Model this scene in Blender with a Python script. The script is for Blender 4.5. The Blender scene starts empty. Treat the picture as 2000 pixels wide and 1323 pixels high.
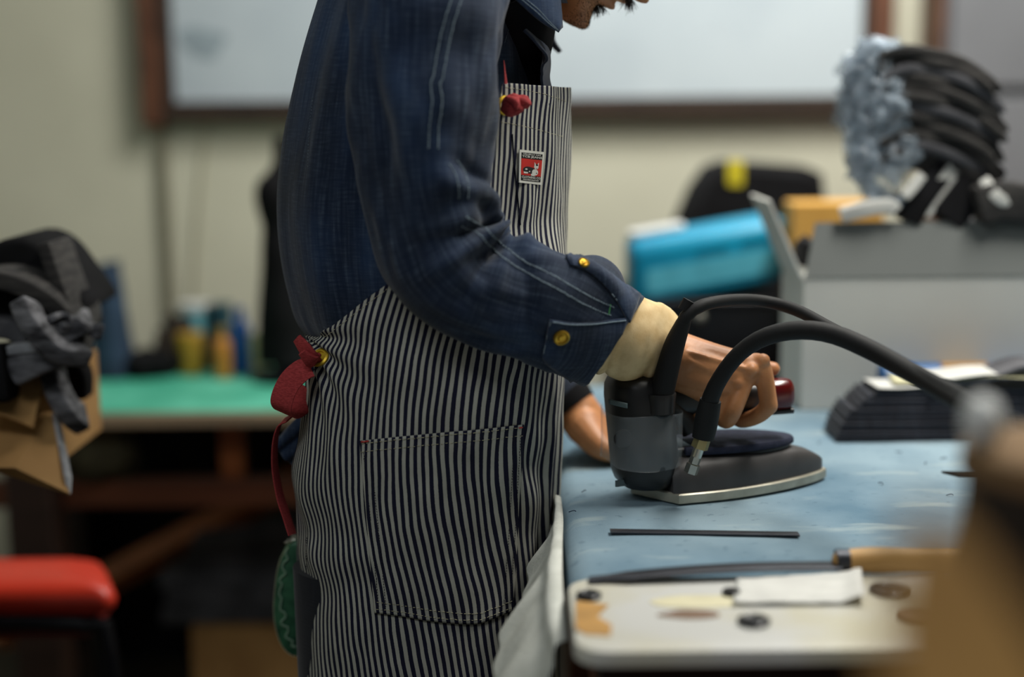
import bpy, bmesh, math, random
import numpy as np
from math import sin, cos, pi, radians
from mathutils import Vector, Matrix
from mathutils.bvhtree import BVHTree
from mathutils.interpolate import poly_3d_calc

SC = bpy.context.scene
COL = SC.collection
random.seed(7)
RNG = np.random.default_rng(7)

# ------------------------------------------------------------------ camera, world, lights, exposure
FPX = 2778.0
HC = 1.30                                   # camera height
PITCH, ROLL = radians(9.5), radians(0.6)
_f = np.array([0, cos(PITCH), -sin(PITCH)])
_r0 = np.array([1.0, 0, 0]); _u0 = np.array([0, sin(PITCH), cos(PITCH)])
_r = cos(ROLL)*_r0 - sin(ROLL)*_u0
_u = sin(ROLL)*_r0 + cos(ROLL)*_u0
CAMPOS = np.array([0, 0, HC])

cam = bpy.data.cameras.new('camera')
cam.sensor_width = 36.0
cam.lens = FPX*36.0/2000.0
cam.clip_start = 0.02
cam.dof.use_dof = True
cam.dof.focus_distance = 1.485
cam.dof.aperture_fstop = 1.22
camo = bpy.data.objects.new('camera', cam); COL.objects.link(camo)
camo.matrix_world = Matrix(((_r[0], _u[0], -_f[0], 0), (_r[1], _u[1], -_f[1], 0), (_r[2], _u[2], -_f[2], HC), (0, 0, 0, 1)))
SC.camera = camo

SC.view_settings.view_transform = 'Standard'
SC.view_settings.look = 'None'
SC.view_settings.gamma = 1.0
SC.view_settings.use_curve_mapping = False
SC.view_settings.exposure = 0.0

world = bpy.data.worlds.new('world'); SC.world = world
world.use_nodes = True
world.node_tree.nodes['Background'].inputs[0].default_value = (0.80, 0.92, 1.0, 1)
world.node_tree.nodes['Background'].inputs[1].default_value = 0.085

def area(name, loc, target, size, power, col=(1, 1, 1)):
    l = bpy.data.lights.new(name, 'AREA'); l.shape = 'RECTANGLE'
    l.size, l.size_y = size; l.energy = power; l.color = col
    o = bpy.data.objects.new(name, l); COL.objects.link(o)
    o.location = loc
    o.rotation_euler = (Vector(target)-Vector(loc)).to_track_quat('-Z', 'Y').to_euler()
    return o
area('ceiling_tube_front', (0.95, 1.75, 2.62), (0.75, 1.75, 0), (1.3, 0.35), 52, (1.0, 0.97, 0.90))
area('ceiling_tube_rear', (0.45, 2.55, 2.62), (0.55, 3.4, 1.0), (1.5, 0.3), 28, (1.0, 0.98, 0.93))
area('ceiling_tube_near', (-0.75, 0.1, 2.62), (-0.55, 0.9, 0.9), (1.3, 0.5), 13, (0.92, 0.97, 1.0))

# ------------------------------------------------------------------ helpers
def ray(px, py):
    return _f + _r*((px-1000)/FPX) + _u*((661.5-py)/FPX)
def at(px, py, d):
    D = ray(px, py); return CAMPOS + D*(d/D[1])
def onz(px, py, z):
    D = ray(px, py); return CAMPOS + D*((z-HC)/D[2])

ORG = {}
def _as_list(m): return m if isinstance(m, (list, tuple)) else [m]
def mk(name, verts, faces, mat, parent=None, smooth=True, uv=None, mi=None, sharp=None):
    me = bpy.data.meshes.new(name)
    v = np.array(verts, dtype=float).reshape(-1, 3)
    org = np.array(ORG.get(parent.name, (0, 0, 0))) if parent is not None else np.zeros(3)
    me.from_pydata((v-org).tolist(), [], [list(map(int, f)) for f in faces])
    for m in _as_list(mat): me.materials.append(m)
    if mi is not None: me.polygons.foreach_set('material_index', list(mi))
    me.polygons.foreach_set('use_smooth', [bool(smooth)]*len(me.polygons))
    if uv is not None:
        L = me.uv_layers.new(name='UVMap')
        vi = np.zeros(len(me.loops), dtype=np.int32); me.loops.foreach_get('vertex_index', vi)
        L.data.foreach_set('uv', np.array(uv, dtype=np.float32)[vi].ravel())
    me.update()
    if smooth and sharp: me.set_sharp_from_angle(angle=radians(sharp))
    o = bpy.data.objects.new(name, me); COL.objects.link(o)
    if parent is not None: o.parent = parent
    ORG[o.name] = org
    return o
def tag(o, label=None, cat=None, group=None, kind=None):
    if label: o['label'] = label
    if cat: o['category'] = cat
    if group: o['group'] = group
    if kind: o['kind'] = kind
    return o
def thing(name, label, cat, loc=(0, 0, 0), group=None):
    o = bpy.data.objects.new(name, None); COL.objects.link(o)
    o.empty_display_size = 0.05
    o.location = tuple(float(c) for c in loc); ORG[o.name] = tuple(float(c) for c in loc)
    return tag(o, label, cat, group)
def mod_solid(o, t, off=-1.0):
    m = o.modifiers.new('thickness', 'SOLIDIFY'); m.thickness = t; m.offset = off; return o
def mod_bevel(o, w, seg=3, ang=35):
    m = o.modifiers.new('edge', 'BEVEL'); m.width = w; m.segments = seg; m.limit_method = 'ANGLE'; m.angle_limit = radians(ang); return o
def mod_sub(o, n=1):
    m = o.modifiers.new('smooth', 'SUBSURF'); m.levels = n; m.render_levels = n; return o

def cr(pts, n):
    """Catmull-Rom through the rows of pts (any width), n samples."""
    P = np.array(pts, dtype=float)
    if len(P) == 2: 
        t = np.linspace(0, 1, n)[:, None]; return P[0]*(1-t)+P[1]*t
    Q = np.vstack([2*P[0]-P[1], P, 2*P[-1]-P[-2]])
    seg = np.linalg.norm(np.diff(P[:, :3], axis=0), axis=1); cs = np.r_[0, np.cumsum(seg)]
    s = np.linspace(0, cs[-1], n); out = []
    for x in s:
        i = min(max(np.searchsorted(cs, x, 'right')-1, 0), len(P)-2)
        t = (x-cs[i])/max(seg[i], 1e-9)
        a, b, c, d = Q[i], Q[i+1], Q[i+2], Q[i+3]
        out.append(0.5*((2*b)+(c-a)*t+(2*a-5*b+4*c-d)*t*t+(3*b-a-3*c+d)*t**3))
    return np.array(out)
def spl(x, xs, ys):
    """monotone-ish cubic interpolation of a table."""
    xs = np.array(xs, float); ys = np.array(ys, float); x = np.clip(np.asarray(x, float), xs[0], xs[-1])
    m = np.gradient(ys, xs)
    i = np.clip(np.searchsorted(xs, x, 'right')-1, 0, len(xs)-2)
    h = xs[i+1]-xs[i]; t = (x-xs[i])/h
    return (2*t**3-3*t**2+1)*ys[i]+(t**3-2*t**2+t)*h*m[i]+(-2*t**3+3*t**2)*ys[i+1]+(t**3-t**2)*h*m[i+1]

def _hash(ix, iy, iz, seed):
    h = (ix*374761393 + iy*668265263 + iz*2147483647 + seed*1274126177) & 0xffffffff
    h = ((h ^ (h >> 13))*1274126177) & 0xffffffff
    h = h ^ (h >> 16)
    return (h & 0xffff)/32767.5-1.0
def vn(p, seed=0):
    p = np.asarray(p, float); i = np.floor(p).astype(np.int64); f = p-i; w = f*f*f*(f*(f*6-15)+10)
    r = 0
    for dx in (0, 1):
        for dy in (0, 1):
            for dz in (0, 1):
                k = (w[..., 0] if dx else 1-w[..., 0])*(w[..., 1] if dy else 1-w[..., 1])*(w[..., 2] if dz else 1-w[..., 2])
                r = r + k*_hash(i[..., 0]+dx, i[..., 1]+dy, i[..., 2]+dz, seed)
    return r
def fbm(p, seed=0, o=3):
    p = np.asarray(p, float)
    return sum(vn(p*(2**k), seed+k)*0.5**k for k in range(o))
def p3(a, b, c=0.0):
    a, b = np.broadcast_arrays(np.asarray(a, float), np.asarray(b, float))
    return np.stack([a, b, np.zeros_like(a)+c], -1)

def grid_faces(nu, nv, cu=False, cv=False, base=0):
    F = []
    for i in range(nu if cu else nu-1):
        for j in range(nv if cv else nv-1):
            a = i*nv+j; b = ((i+1) % nu)*nv+j; c = ((i+1) % nu)*nv+(j+1) % nv; d = i*nv+(j+1) % nv
            F.append((base+a, base+b, base+c, base+d))
    return F
class MB:
    def __init__(s): s.v = []; s.f = []; s.mi = []
    def add(s, V_, F_, m=0):
        b = len(s.v); s.v.extend([tuple(map(float, q)) for q in V_])
        s.f.extend([tuple(int(i)+b for i in f) for f in F_]); s.mi.extend([m]*len(F_)); return s
    def box(s, c, size, rz=0.0, m=0, R=None):
        x, y, z = [q/2 for q in size]
        P = np.array([(-x, -y, -z), (x, -y, -z), (x, y, -z), (-x, y, -z), (-x, -y, z), (x, -y, z), (x, y, z), (-x, y, z)])
        if R is None: R = np.array([[cos(rz), -sin(rz), 0], [sin(rz), cos(rz), 0], [0, 0, 1]])
        P = P @ np.array(R).T + np.array(c)
        return s.add(P, [(0, 3, 2, 1), (4, 5, 6, 7), (0, 1, 5, 4), (1, 2, 6, 5), (2, 3, 7, 6), (3, 0, 4, 7)], m)
    def rings(s, P, cap=True, m=0):
        """P (n, k, 3) closed rings"""
        n, k = P.shape[:2]
        F = grid_faces(n, k, False, True)
        if cap: F += [tuple(range(k))[::-1], tuple(range((n-1)*k, n*k))]
        F = [tuple(reversed(f)) for f in F]
        return s.add(P.reshape(-1, 3), F, m)
    def tube(s, pts, r, k=10, n=None, cap=True, m=0, round_=False, flat=1.0, up=None):
        P = np.array(pts, float)
        rr = np.full(len(P), r) if np.isscalar(r) else np.array(r, float)
        Q = np.c_[P, rr]
        if n: Q = cr(Q, n)
        P, rr = Q[:, :3], Q[:, 3]
        if round_:
            t0 = P[0]-P[1]; t0 /= np.linalg.norm(t0); t1 = P[-1]-P[-2]; t1 /= np.linalg.norm(t1)
            A = [(P[0]+t0*rr[0]*sin(a), rr[0]*cos(a)) for a in (1.45, 1.15, 0.8, 0.4)]
            B = [(P[-1]+t1*rr[-1]*sin(a), rr[-1]*cos(a)) for a in (0.4, 0.8, 1.15, 1.45)]
            P = np.vstack([[a[0] for a in A], P, [b[0] for b in B]]); rr = np.r_[[a[1] for a in A], rr, [b[1] for b in B]]
        T = np.gradient(P, axis=0); T /= np.linalg.norm(T, axis=1)[:, None]+1e-12
        a = np.array(up, float) if up is not None else (np.array([0, 0, 1.0]) if abs(T[0][2]) < 0.9 else np.array([0, 1.0, 0]))
        N = a-T[0]*a.dot(T[0]); N /= np.linalg.norm(N)
        th = np.linspace(0, 2*pi, k, endpoint=False); R = []
        for i in range(len(P)):
            N = N-T[i]*N.dot(T[i]); N /= np.linalg.norm(N)+1e-12
            B_ = np.cross(T[i], N)
            R.append(P[i]+rr[i]*(np.cos(th)[:, None]*N*flat+np.sin(th)[:, None]*B_))
        return s.rings(np.array(R), cap, m)
    def lathe(s, prof, c, k=24, m=0, R=None):
        th = np.linspace(0, 2*pi, k, endpoint=False)
        P = np.array([[(r*cos(t), r*sin(t), z) for t in th] for r, z in prof])
        if R is not None: P = P @ np.array(R).T
        return s.rings((P+np.array(c))[:, ::-1], True, m) if False else s.rings(P+np.array(c), True, m)
    def prism(s, out, z0, z1, m=0, fn=None):
        k = len(out)
        P = np.array([[(x, y, z0) for x, y in out], [(x, y, z1) for x, y in out]], float)
        if fn is not None: P = np.array([[fn(q) for q in row] for row in P])
        return s.rings(P, True, m)
    def build(s, name, mat, parent=None, smooth=True, sharp=40, bevel=0, seg=3):
        o = mk(name, s.v, s.f, mat, parent, smooth, None, s.mi, sharp)
        bm = bmesh.new(); bm.from_mesh(o.data); bmesh.ops.recalc_face_normals(bm, faces=bm.faces); bm.to_mesh(o.data); bm.free()
        if smooth and sharp: o.data.set_sharp_from_angle(angle=radians(sharp))
        if bevel: mod_bevel(o, bevel, seg)
        return o
def gridobj(name, P, mat, parent=None, uv=None, cu=False, cv=False, smooth=True):
    nu, nv = P.shape[:2]
    return mk(name, P.reshape(-1, 3), grid_faces(nu, nv, cu, cv), mat, parent, smooth, None if uv is None else uv.reshape(-1, 2))
def rrect(w, h, r, n=5):
    out = []
    for cx, cy, a0 in ((w/2-r, h/2-r, 0), (-w/2+r, h/2-r, pi/2), (-w/2+r, -h/2+r, pi), (w/2-r, -h/2+r, 1.5*pi)):
        for i in range(n+1):
            a = a0+i*pi/2/n; out.append((cx+r*cos(a), cy+r*sin(a)))
    return out
def Rx(a): return np.array([[1, 0, 0], [0, cos(a), -sin(a)], [0, sin(a), cos(a)]])
def Ry(a): return np.array([[cos(a), 0, sin(a)], [0, 1, 0], [-sin(a), 0, cos(a)]])
def Rz(a): return np.array([[cos(a), -sin(a), 0], [sin(a), cos(a), 0], [0, 0, 1]])

# ------------------------------------------------------------------ materials
def nt(name):
    m = bpy.data.materials.new(name); m.use_nodes = True
    N = m.node_tree.nodes; L = m.node_tree.links
    return m, N, L, N['Principled BSDF']
def lin(r, g, b):
    f = lambda c: (c/255/12.92 if c/255 <= 0.04045 else ((c/255+0.055)/1.055)**2.4)
    return (f(r), f(g), f(b), 1)
def setp(b, rough=0.6, metal=0.0, spec=0.4, **k):
    b.inputs['Roughness'].default_value = rough; b.inputs['Metallic'].default_value = metal
    b.inputs['Specular IOR Level'].default_value = spec
    for q, v in k.items(): b.inputs[q.replace('_', ' ')].default_value = v
def noise_mat(name, c1, c2, scale=20, rough=0.6, metal=0, spec=0.4, bump=0.0, bscale=None, stretch=(1, 1, 1), detail=4, lo=0.35, hi=0.65, **k):
    m, N, L, b = nt(name); setp(b, rough, metal, spec, **k)
    tc = N.new('ShaderNodeTexCoord'); mp = N.new('ShaderNodeMapping'); mp.inputs['Scale'].default_value = stretch
    L.new(tc.outputs['Object'], mp.inputs['Vector'])
    n = N.new('ShaderNodeTexNoise'); n.inputs['Scale'].default_value = scale; n.inputs['Detail'].default_value = detail
    L.new(mp.outputs[0], n.inputs['Vector'])
    r = N.new('ShaderNodeValToRGB'); r.color_ramp.elements[0].position = lo; r.color_ramp.elements[1].position = hi
    r.color_ramp.elements[0].color = c1; r.color_ramp.elements[1].color = c2
    L.new(n.outputs['Fac'], r.inputs[0]); L.new(r.outputs[0], b.inputs['Base Color'])
    if bump:
        n2 = N.new('ShaderNodeTexNoise'); n2.inputs['Scale'].default_value = bscale or scale*4; n2.inputs['Detail'].default_value = 3
        L.new(mp.outputs[0], n2.inputs['Vector'])
        bp = N.new('ShaderNodeBump'); bp.inputs['Strength'].default_value = bump; bp.inputs['Distance'].default_value = 0.002
        L.new(n2.outputs['Fac'], bp.inputs['Height']); L.new(bp.outputs[0], b.inputs['Normal'])
    return m
def plain(name, c, rough=0.5, metal=0, spec=0.4, v=0.12, scale=30, **k):
    c2 = tuple(min(1, q*(1+v)) for q in c[:3])+(1,); c1 = tuple(q*(1-v) for q in c[:3])+(1,)
    return noise_mat(name, c1, c2, scale, rough, metal, spec, **k)
def wood(name, c1, c2, scale=3, stretch=(1, 8, 8), rough=0.5):
    m, N, L, b = nt(name); setp(b, rough)
    tc = N.new('ShaderNodeTexCoord'); mp = N.new('ShaderNodeMapping'); mp.inputs['Scale'].default_value = stretch
    L.new(tc.outputs['Object'], mp.inputs[0])
    w = N.new('ShaderNodeTexNoise'); w.inputs['Scale'].default_value = scale; w.inputs['Detail'].default_value = 6; w.inputs['Distortion'].default_value = 0.6
    L.new(mp.outputs[0], w.inputs[0])
    r = N.new('ShaderNodeValToRGB'); r.color_ramp.elements[0].color = c1; r.color_ramp.elements[1].color = c2
    r.color_ramp.elements[0].position = 0.3; r.color_ramp.elements[1].position = 0.7
    L.new(w.outputs['Fac'], r.inputs[0]); L.new(r.outputs[0], b.inputs['Base Color'])
    return m
def math_(N, L, op, a, b=None, c=None):
    n = N.new('ShaderNodeMath'); n.operation = op
    for i, q in enumerate((a, b, c)):
        if q is None: continue
        if isinstance(q, (int, float)): n.inputs[i].default_value = q
        else: L.new(q, n.inputs[i])
    return n.outputs[0]
def mix_(N, L, f, a, b):
    n = N.new('ShaderNodeMix'); n.data_type = 'RGBA'
    for i, q in ((0, f), (6, a), (7, b)):
        if isinstance(q, tuple): n.inputs[i].default_value = q
        elif isinstance(q, (int, float)): n.inputs[i].default_value = q
        else: L.new(q, n.inputs[i])
    return n.outputs[2]

def stripe_mat():
    m, N, L, b = nt('hickory_stripe'); setp(b, 0.9, spec=0.15)
    uv = N.new('ShaderNodeUVMap'); uv.uv_map = 'UVMap'
    sp = N.new('ShaderNodeSeparateXYZ'); L.new(uv.outputs[0], sp.inputs[0])
    n1 = N.new('ShaderNodeTexNoise'); n1.inputs['Scale'].default_value = 22; n1.inputs['Detail'].default_value = 2; L.new(uv.outputs[0], n1.inputs[0])
    n3 = N.new('ShaderNodeTexNoise'); n3.inputs['Scale'].default_value = 900; n3.inputs['Detail'].default_value = 1; L.new(uv.outputs[0], n3.inputs[0])
    u = math_(N, L, 'MULTIPLY_ADD', n1.outputs['Fac'], 0.0022, sp.outputs[0])
    u = math_(N, L, 'MULTIPLY_ADD', n3.outputs['Fac'], 0.0007, u)
    fr = math_(N, L, 'FRACT', math_(N, L, 'DIVIDE', u, 0.0079))
    tri = math_(N, L, 'ABSOLUTE', math_(N, L, 'SUBTRACT', fr, 0.5))
    mask = N.new('ShaderNodeMapRange'); mask.inputs[1].default_value = 0.225; mask.inputs[2].default_value = 0.262
    L.new(tri, mask.inputs[0])
    # twill threads
    tw = math_(N, L, 'SINE', math_(N, L, 'MULTIPLY', math_(N, L, 'ADD', sp.outputs[0], sp.outputs[1]), 7000.0))
    n2 = N.new('ShaderNodeTexNoise'); n2.inputs['Scale'].default_value = 30; n2.inputs['Detail'].default_value = 5; L.new(uv.outputs[0], n2.inputs[0])
    lt = mix_(N, L, n2.outputs['Fac'], lin(158, 158, 146), lin(206, 206, 196))
    dk = mix_(N, L, n2.outputs['Fac'], lin(17, 18, 38), lin(30, 31, 56))
    col = mix_(N, L, mask.outputs[0], lt, dk)
    col = mix_(N, L, math_(N, L, 'MULTIPLY_ADD', tw, 0.09, 0.09), col, lin(60, 62, 66))
    L.new(col, b.inputs['Base Color'])
    hgt = math_(N, L, 'MULTIPLY_ADD', tw, 0.25, n2.outputs['Fac'])
    bp = N.new('ShaderNodeBump'); bp.inputs['Strength'].default_value = 0.25; bp.inputs['Distance'].default_value = 0.001
    L.new(hgt, bp.inputs['Height']); L.new(bp.outputs[0], b.inputs['Normal'])
    return m
def denim_mat(name, dark, mid, light, fade=0.6):
    m, N, L, b = nt(name); setp(b, 0.85, spec=0.2)
    b.inputs['Sheen Weight'].default_value = 0.15; b.inputs['Sheen Roughness'].default_value = 0.5
    uv = N.new('ShaderNodeUVMap'); uv.uv_map = 'UVMap'
    def nz(scale, st, det=3):
        mp = N.new('ShaderNodeMapping'); mp.inputs['Scale'].default_value = st; L.new(uv.outputs[0], mp.inputs[0])
        n = N.new('ShaderNodeTexNoise'); n.inputs['Scale'].default_value = scale; n.inputs['Detail'].default_value = det
        L.new(mp.outputs[0], n.inputs[0]); return n.outputs['Fac']
    big = nz(9, (1, 0.6, 1), 5)
    slub = nz(260, (1, 0.06, 1), 2)
    weft = nz(420, (0.12, 1, 1), 2)
    fine = nz(1400, (1, 1, 1), 1)
    r = N.new('ShaderNodeValToRGB'); e = r.color_ramp.elements
    e[0].position = 0.32; e[0].color = dark; e[1].position = 0.72; e[1].color = light
    k = e.new(0.52); k.color = mid
    L.new(big, r.inputs[0])
    fac = math_(N, L, 'MULTIPLY', math_(N, L, 'POWER', math_(N, L, 'MULTIPLY', math_(N, L, 'ADD', slub, math_(N, L, 'MULTIPLY', weft, 0.6)), 0.78), 5.0), fade)
    col = mix_(N, L, fac, r.outputs[0], lin(118, 136, 156))
    col = mix_(N, L, math_(N, L, 'MULTIPLY', fine, 0.25), col, dark)
    L.new(col, b.inputs['Base Color'])
    h = math_(N, L, 'ADD', math_(N, L, 'ADD', slub, weft), math_(N, L, 'MULTIPLY', fine, 0.6))
    bp = N.new('ShaderNodeBump'); bp.inputs['Strength'].default_value = 0.3; bp.inputs['Distance'].default_value = 0.001
    L.new(h, bp.inputs['Height']); L.new(bp.outputs[0], b.inputs['Normal'])
    return m
def skin_mat():
    m, N, L, b = nt('skin'); setp(b, 0.48, spec=0.45)
    b.inputs['Subsurface Weight'].default_value = 0.12; b.inputs['Subsurface Radius'].default_value = (0.012, 0.005, 0.003); b.inputs['Subsurface Scale'].default_value = 0.4
    tc = N.new('ShaderNodeTexCoord')
    n = N.new('ShaderNodeTexNoise'); n.inputs['Scale'].default_value = 45; n.inputs['Detail'].default_value = 5; L.new(tc.outputs['Object'], n.inputs[0])
    col = mix_(N, L, n.outputs['Fac'], lin(158, 100, 60), lin(208, 148, 100))
    L.new(col, b.inputs['Base Color'])
    n2 = N.new('ShaderNodeTexNoise'); n2.inputs['Scale'].default_value = 260; n2.inputs['Detail'].default_value = 4; L.new(tc.outputs['Object'], n2.inputs[0])
    bp = N.new('ShaderNodeBump'); bp.inputs['Strength'].default_value = 0.25; bp.inputs['Distance'].default_value = 0.001
    L.new(n2.outputs['Fac'], bp.inputs['Height']); L.new(bp.outputs[0], b.inputs['Normal'])
    return m

M = {}
M['stripe'] = stripe_mat()
M['denim'] = denim_mat('indigo_denim', lin(11, 20, 34), lin(19, 36, 62), lin(40, 65, 100))
M['denim_seam'] = denim_mat('faded_seam_denim', lin(26, 44, 66), lin(44, 66, 92), lin(70, 94, 118), 0.8)
M['denim_in'] = denim_mat('indigo_denim_inside', lin(22, 28, 40), lin(34, 42, 58), lin(50, 60, 78), 0.3)
M['pants'] = denim_mat('dark_pants_cloth', lin(12, 14, 20), lin(17, 19, 26), lin(24, 27, 36), 0.1)
M['skin'] = skin_mat()
M['hair'] = plain('black_hair', lin(20, 16, 14), 0.5)
M['lip'] = plain('lip_skin', lin(140, 78, 64), 0.45)
M['thread'] = plain('pale_thread', lin(122, 138, 148), 0.9, v=0.25, scale=400)
M['thread_cream'] = plain('cream_thread', lin(196, 190, 160), 0.9, v=0.2, scale=400)
M['thread_dark'] = plain('dark_thread', lin(26, 26, 40), 0.9, v=0.2, scale=400)
M['thread_red'] = plain('red_thread', lin(190, 66, 60), 0.9, v=0.2, scale=400)
M['thread_green'] = plain('green_thread', lin(90, 170, 100), 0.9, v=0.2, scale=400)
M['brass'] = plain('brass', lin(205, 165, 60), 0.32, 0.9)
M['yellow'] = plain('yellow_metal', lin(206, 172, 48), 0.4, 0.5)
M['beige'] = noise_mat('beige_shirt_cloth', lin(208, 178, 128), lin(228, 202, 154), 60, 0.85, bump=0.08, bscale=700)
M['red_web'] = noise_mat('red_webbing', lin(152, 48, 50), lin(188, 68, 70), 300, 0.8, bump=0.5, bscale=900, stretch=(1, 1, 3))
M['green_leather'] = noise_mat('green_leather', lin(34, 74, 54), lin(58, 108, 78), 60, 0.36, bump=0.3, bscale=300)
M['silver'] = plain('silver_metal', lin(190, 188, 178), 0.28, 1.0)
M['black_plastic'] = plain('black_plastic', lin(26, 26, 27), 0.42, spec=0.5)
M['dark_plastic'] = plain('dark_grey_coating', lin(62, 60, 60), 0.5, spec=0.4)
M['rubber'] = plain('black_rubber', lin(21, 22, 23), 0.68, spec=0.3)
M['sole'] = noise_mat('aluminium_sole', lin(165, 160, 145), lin(190, 186, 170), 40, 0.45, 0.6)
M['red_plastic'] = plain('red_plastic', lin(84, 8, 9), 0.2, spec=0.6, v=0.05)
M['navy_felt'] = noise_mat('navy_felt', lin(26, 30, 48), lin(38, 42, 62), 90, 0.9, bump=0.4, bscale=600)
M['bluecloth'] = None
def ironcloth():
    m, N, L, b = nt('blue_ironing_cloth'); setp(b, 0.95, spec=0.1)
    tc = N.new('ShaderNodeTexCoord')
    def nz(s, d=5, st=(1, 1, 1)):
        mp = N.new('ShaderNodeMapping'); mp.inputs['Scale'].default_value = st; L.new(tc.outputs['Object'], mp.inputs[0])
        n = N.new('ShaderNodeTexNoise'); n.inputs['Scale'].default_value = s; n.inputs['Detail'].default_value = d; L.new(mp.outputs[0], n.inputs[0]); return n.outputs['Fac']
    r = N.new('ShaderNodeValToRGB'); r.color_ramp.elements[0].position = 0.3; r.color_ramp.elements[1].position = 0.68
    r.color_ramp.elements[0].color = lin(92, 118, 135); r.color_ramp.elements[1].color = lin(142, 163, 174)
    L.new(nz(5), r.inputs[0])
    st = N.new('ShaderNodeMapRange'); st.inputs[1].default_value = 0.62; st.inputs[2].default_value = 0.72; L.new(nz(70, 6), st.inputs[0])
    col = mix_(N, L, math_(N, L, 'MULTIPLY', st.outputs[0], 0.4), r.outputs[0], lin(70, 92, 108))
    st2 = N.new('ShaderNodeMapRange'); st2.inputs[1].default_value = 0.58; st2.inputs[2].default_value = 0.7; L.new(nz(16, 6, (0.5, 1.5, 1)), st2.inputs[0])
    col = mix_(N, L, math_(N, L, 'MULTIPLY', st2.outputs[0], 0.35), col, lin(186, 196, 190))
    L.new(col, b.inputs['Base Color'])
    bp = N.new('ShaderNodeBump'); bp.inputs['Strength'].default_value = 0.4; bp.inputs['Distance'].default_value = 0.001
    L.new(nz(900, 2), bp.inputs['Height']); L.new(bp.outputs[0], b.inputs['Normal'])
    return m
M['bluecloth'] = ironcloth()
M['palecloth'] = noise_mat('pale_cover_cloth', lin(186, 188, 180), lin(214, 216, 208), 25, 0.9, bump=0.3, bscale=300)
M['wall'] = noise_mat('cream_wall_paint', lin(190, 189, 170), lin(198, 197, 178), 3, 0.75)
M['floor'] = noise_mat('dark_floor', lin(40, 36, 30), lin(62, 56, 46), 6, 0.6)
M['ceiling'] = plain('ceiling_paint', lin(150, 150, 144), 0.9, v=0.03)
M['brownwood'] = wood('brown_frame_wood', lin(66, 40, 26), lin(104, 66, 46), 4, (6, 6, 1.5))
M['darkframe'] = wood('dark_frame_wood', lin(36, 27, 22), lin(54, 40, 30), 4, (1.5, 6, 6))
M['board'] = noise_mat('whiteboard_surface', lin(168, 180, 188), lin(184, 195, 201), 2.2, 0.6, spec=0.25, lo=0.3, hi=0.6)
M['smudge'] = None
M['greysteel'] = plain('grey_steel', lin(112, 114, 118), 0.55, v=0.05, scale=5)
M['pipe'] = plain('grey_conduit', lin(112, 108, 90), 0.6, v=0.06)
M['paleline'] = plain('pale_cord', lin(176, 172, 150), 0.7, v=0.05)
M['greenmat'] = noise_mat('green_cutting_mat', lin(52, 150, 122), lin(92, 186, 158), 7, 0.6)
M['tabletan'] = wood('tan_table_edge', lin(128, 112, 92), lin(156, 138, 112), 3)
M['redwood'] = wood('red_brown_wood', lin(78, 42, 26), lin(108, 62, 38), 3)
M['orangewood'] = wood('orange_brown_wood', lin(130, 70, 34), lin(168, 98, 50), 3)
M['darkwood'] = wood('dark_brown_wood', lin(34, 22, 18), lin(50, 34, 26), 3)
M['blackcloth'] = noise_mat('black_cloth', lin(18, 18, 19), lin(28, 28, 30), 12, 0.95, spec=0.1)
M['charcoal'] = noise_mat('charcoal_cloth', lin(38, 37, 37), lin(62, 60, 58), 30, 0.95, stretch=(1, 1, 6), bump=0.4)
M['greyfab'] = noise_mat('grey_folded_cloth', lin(62, 62, 66), lin(92, 92, 96), 14, 0.95)
M['greycrumple'] = noise_mat('crumpled_grey_cloth', lin(50, 50, 53), lin(122, 122, 126), 26, 0.9, stretch=(1, 1, 3), bump=0.8, bscale=60)
M['navyfab'] = noise_mat('navy_jeans_cloth', lin(26, 40, 58), lin(44, 62, 84), 12, 0.95)
M['greywhite'] = noise_mat('pale_grey_cloth', lin(140, 142, 146), lin(188, 190, 194), 40, 0.9)
M['card'] = noise_mat('tan_cardboard', lin(150, 112, 66), lin(176, 136, 84), 8, 0.85)
M['card_orange'] = noise_mat('orange_cardboard', lin(196, 146, 66), lin(210, 162, 82), 8, 0.8)
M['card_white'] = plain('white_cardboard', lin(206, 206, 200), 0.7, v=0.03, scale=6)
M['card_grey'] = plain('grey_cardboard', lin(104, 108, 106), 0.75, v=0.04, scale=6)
M['olive'] = plain('olive_cloth', lin(70, 66, 46), 0.9)
M['turq'] = noise_mat('turquoise_plastic', lin(0, 128, 166), lin(6, 146, 182), 5, 0.4)
M['turq_pale'] = plain('pale_turquoise_print', lin(84, 176, 198), 0.45, v=0.08)
M['turq_dark'] = plain('deep_turquoise_print', lin(0, 122, 152), 0.45, v=0.05)
M['white_plastic'] = plain('white_plastic', lin(214, 216, 214), 0.4, v=0.04)
M['red_vinyl'] = plain('red_vinyl', lin(214, 60, 40), 0.34, spec=0.5, v=0.06, scale=8)
M['red_vinyl_dark'] = plain('dark_red_vinyl', lin(120, 30, 24), 0.5, v=0.06)
M['blackmetal'] = plain('black_metal', lin(24, 24, 28), 0.3, 0.3)
M['paper'] = plain('white_paper', lin(198, 198, 193), 0.8, v=0.05)
M['paper_cream'] = plain('cream_paper', lin(200, 196, 160), 0.8, v=0.05)
M['dkdenim'] = denim_mat('raw_black_denim', lin(24, 24, 30), lin(33, 33, 40), lin(46, 46, 54), 0.35)
M['yellow_plastic'] = plain('yellow_plastic', lin(206, 190, 40), 0.45)
M['blue_plastic'] = plain('blue_plastic', lin(28, 92, 150), 0.4)
M['blue_bottle'] = plain('blue_bottle_plastic', lin(44, 104, 190), 0.35)
M['mustard'] = plain('mustard_tub_plastic', lin(176, 136, 44), 0.5)
M['orange'] = plain('orange_plastic', lin(206, 136, 56), 0.5)
M['cream'] = plain('cream_plastic', lin(206, 200, 160), 0.5)
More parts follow.
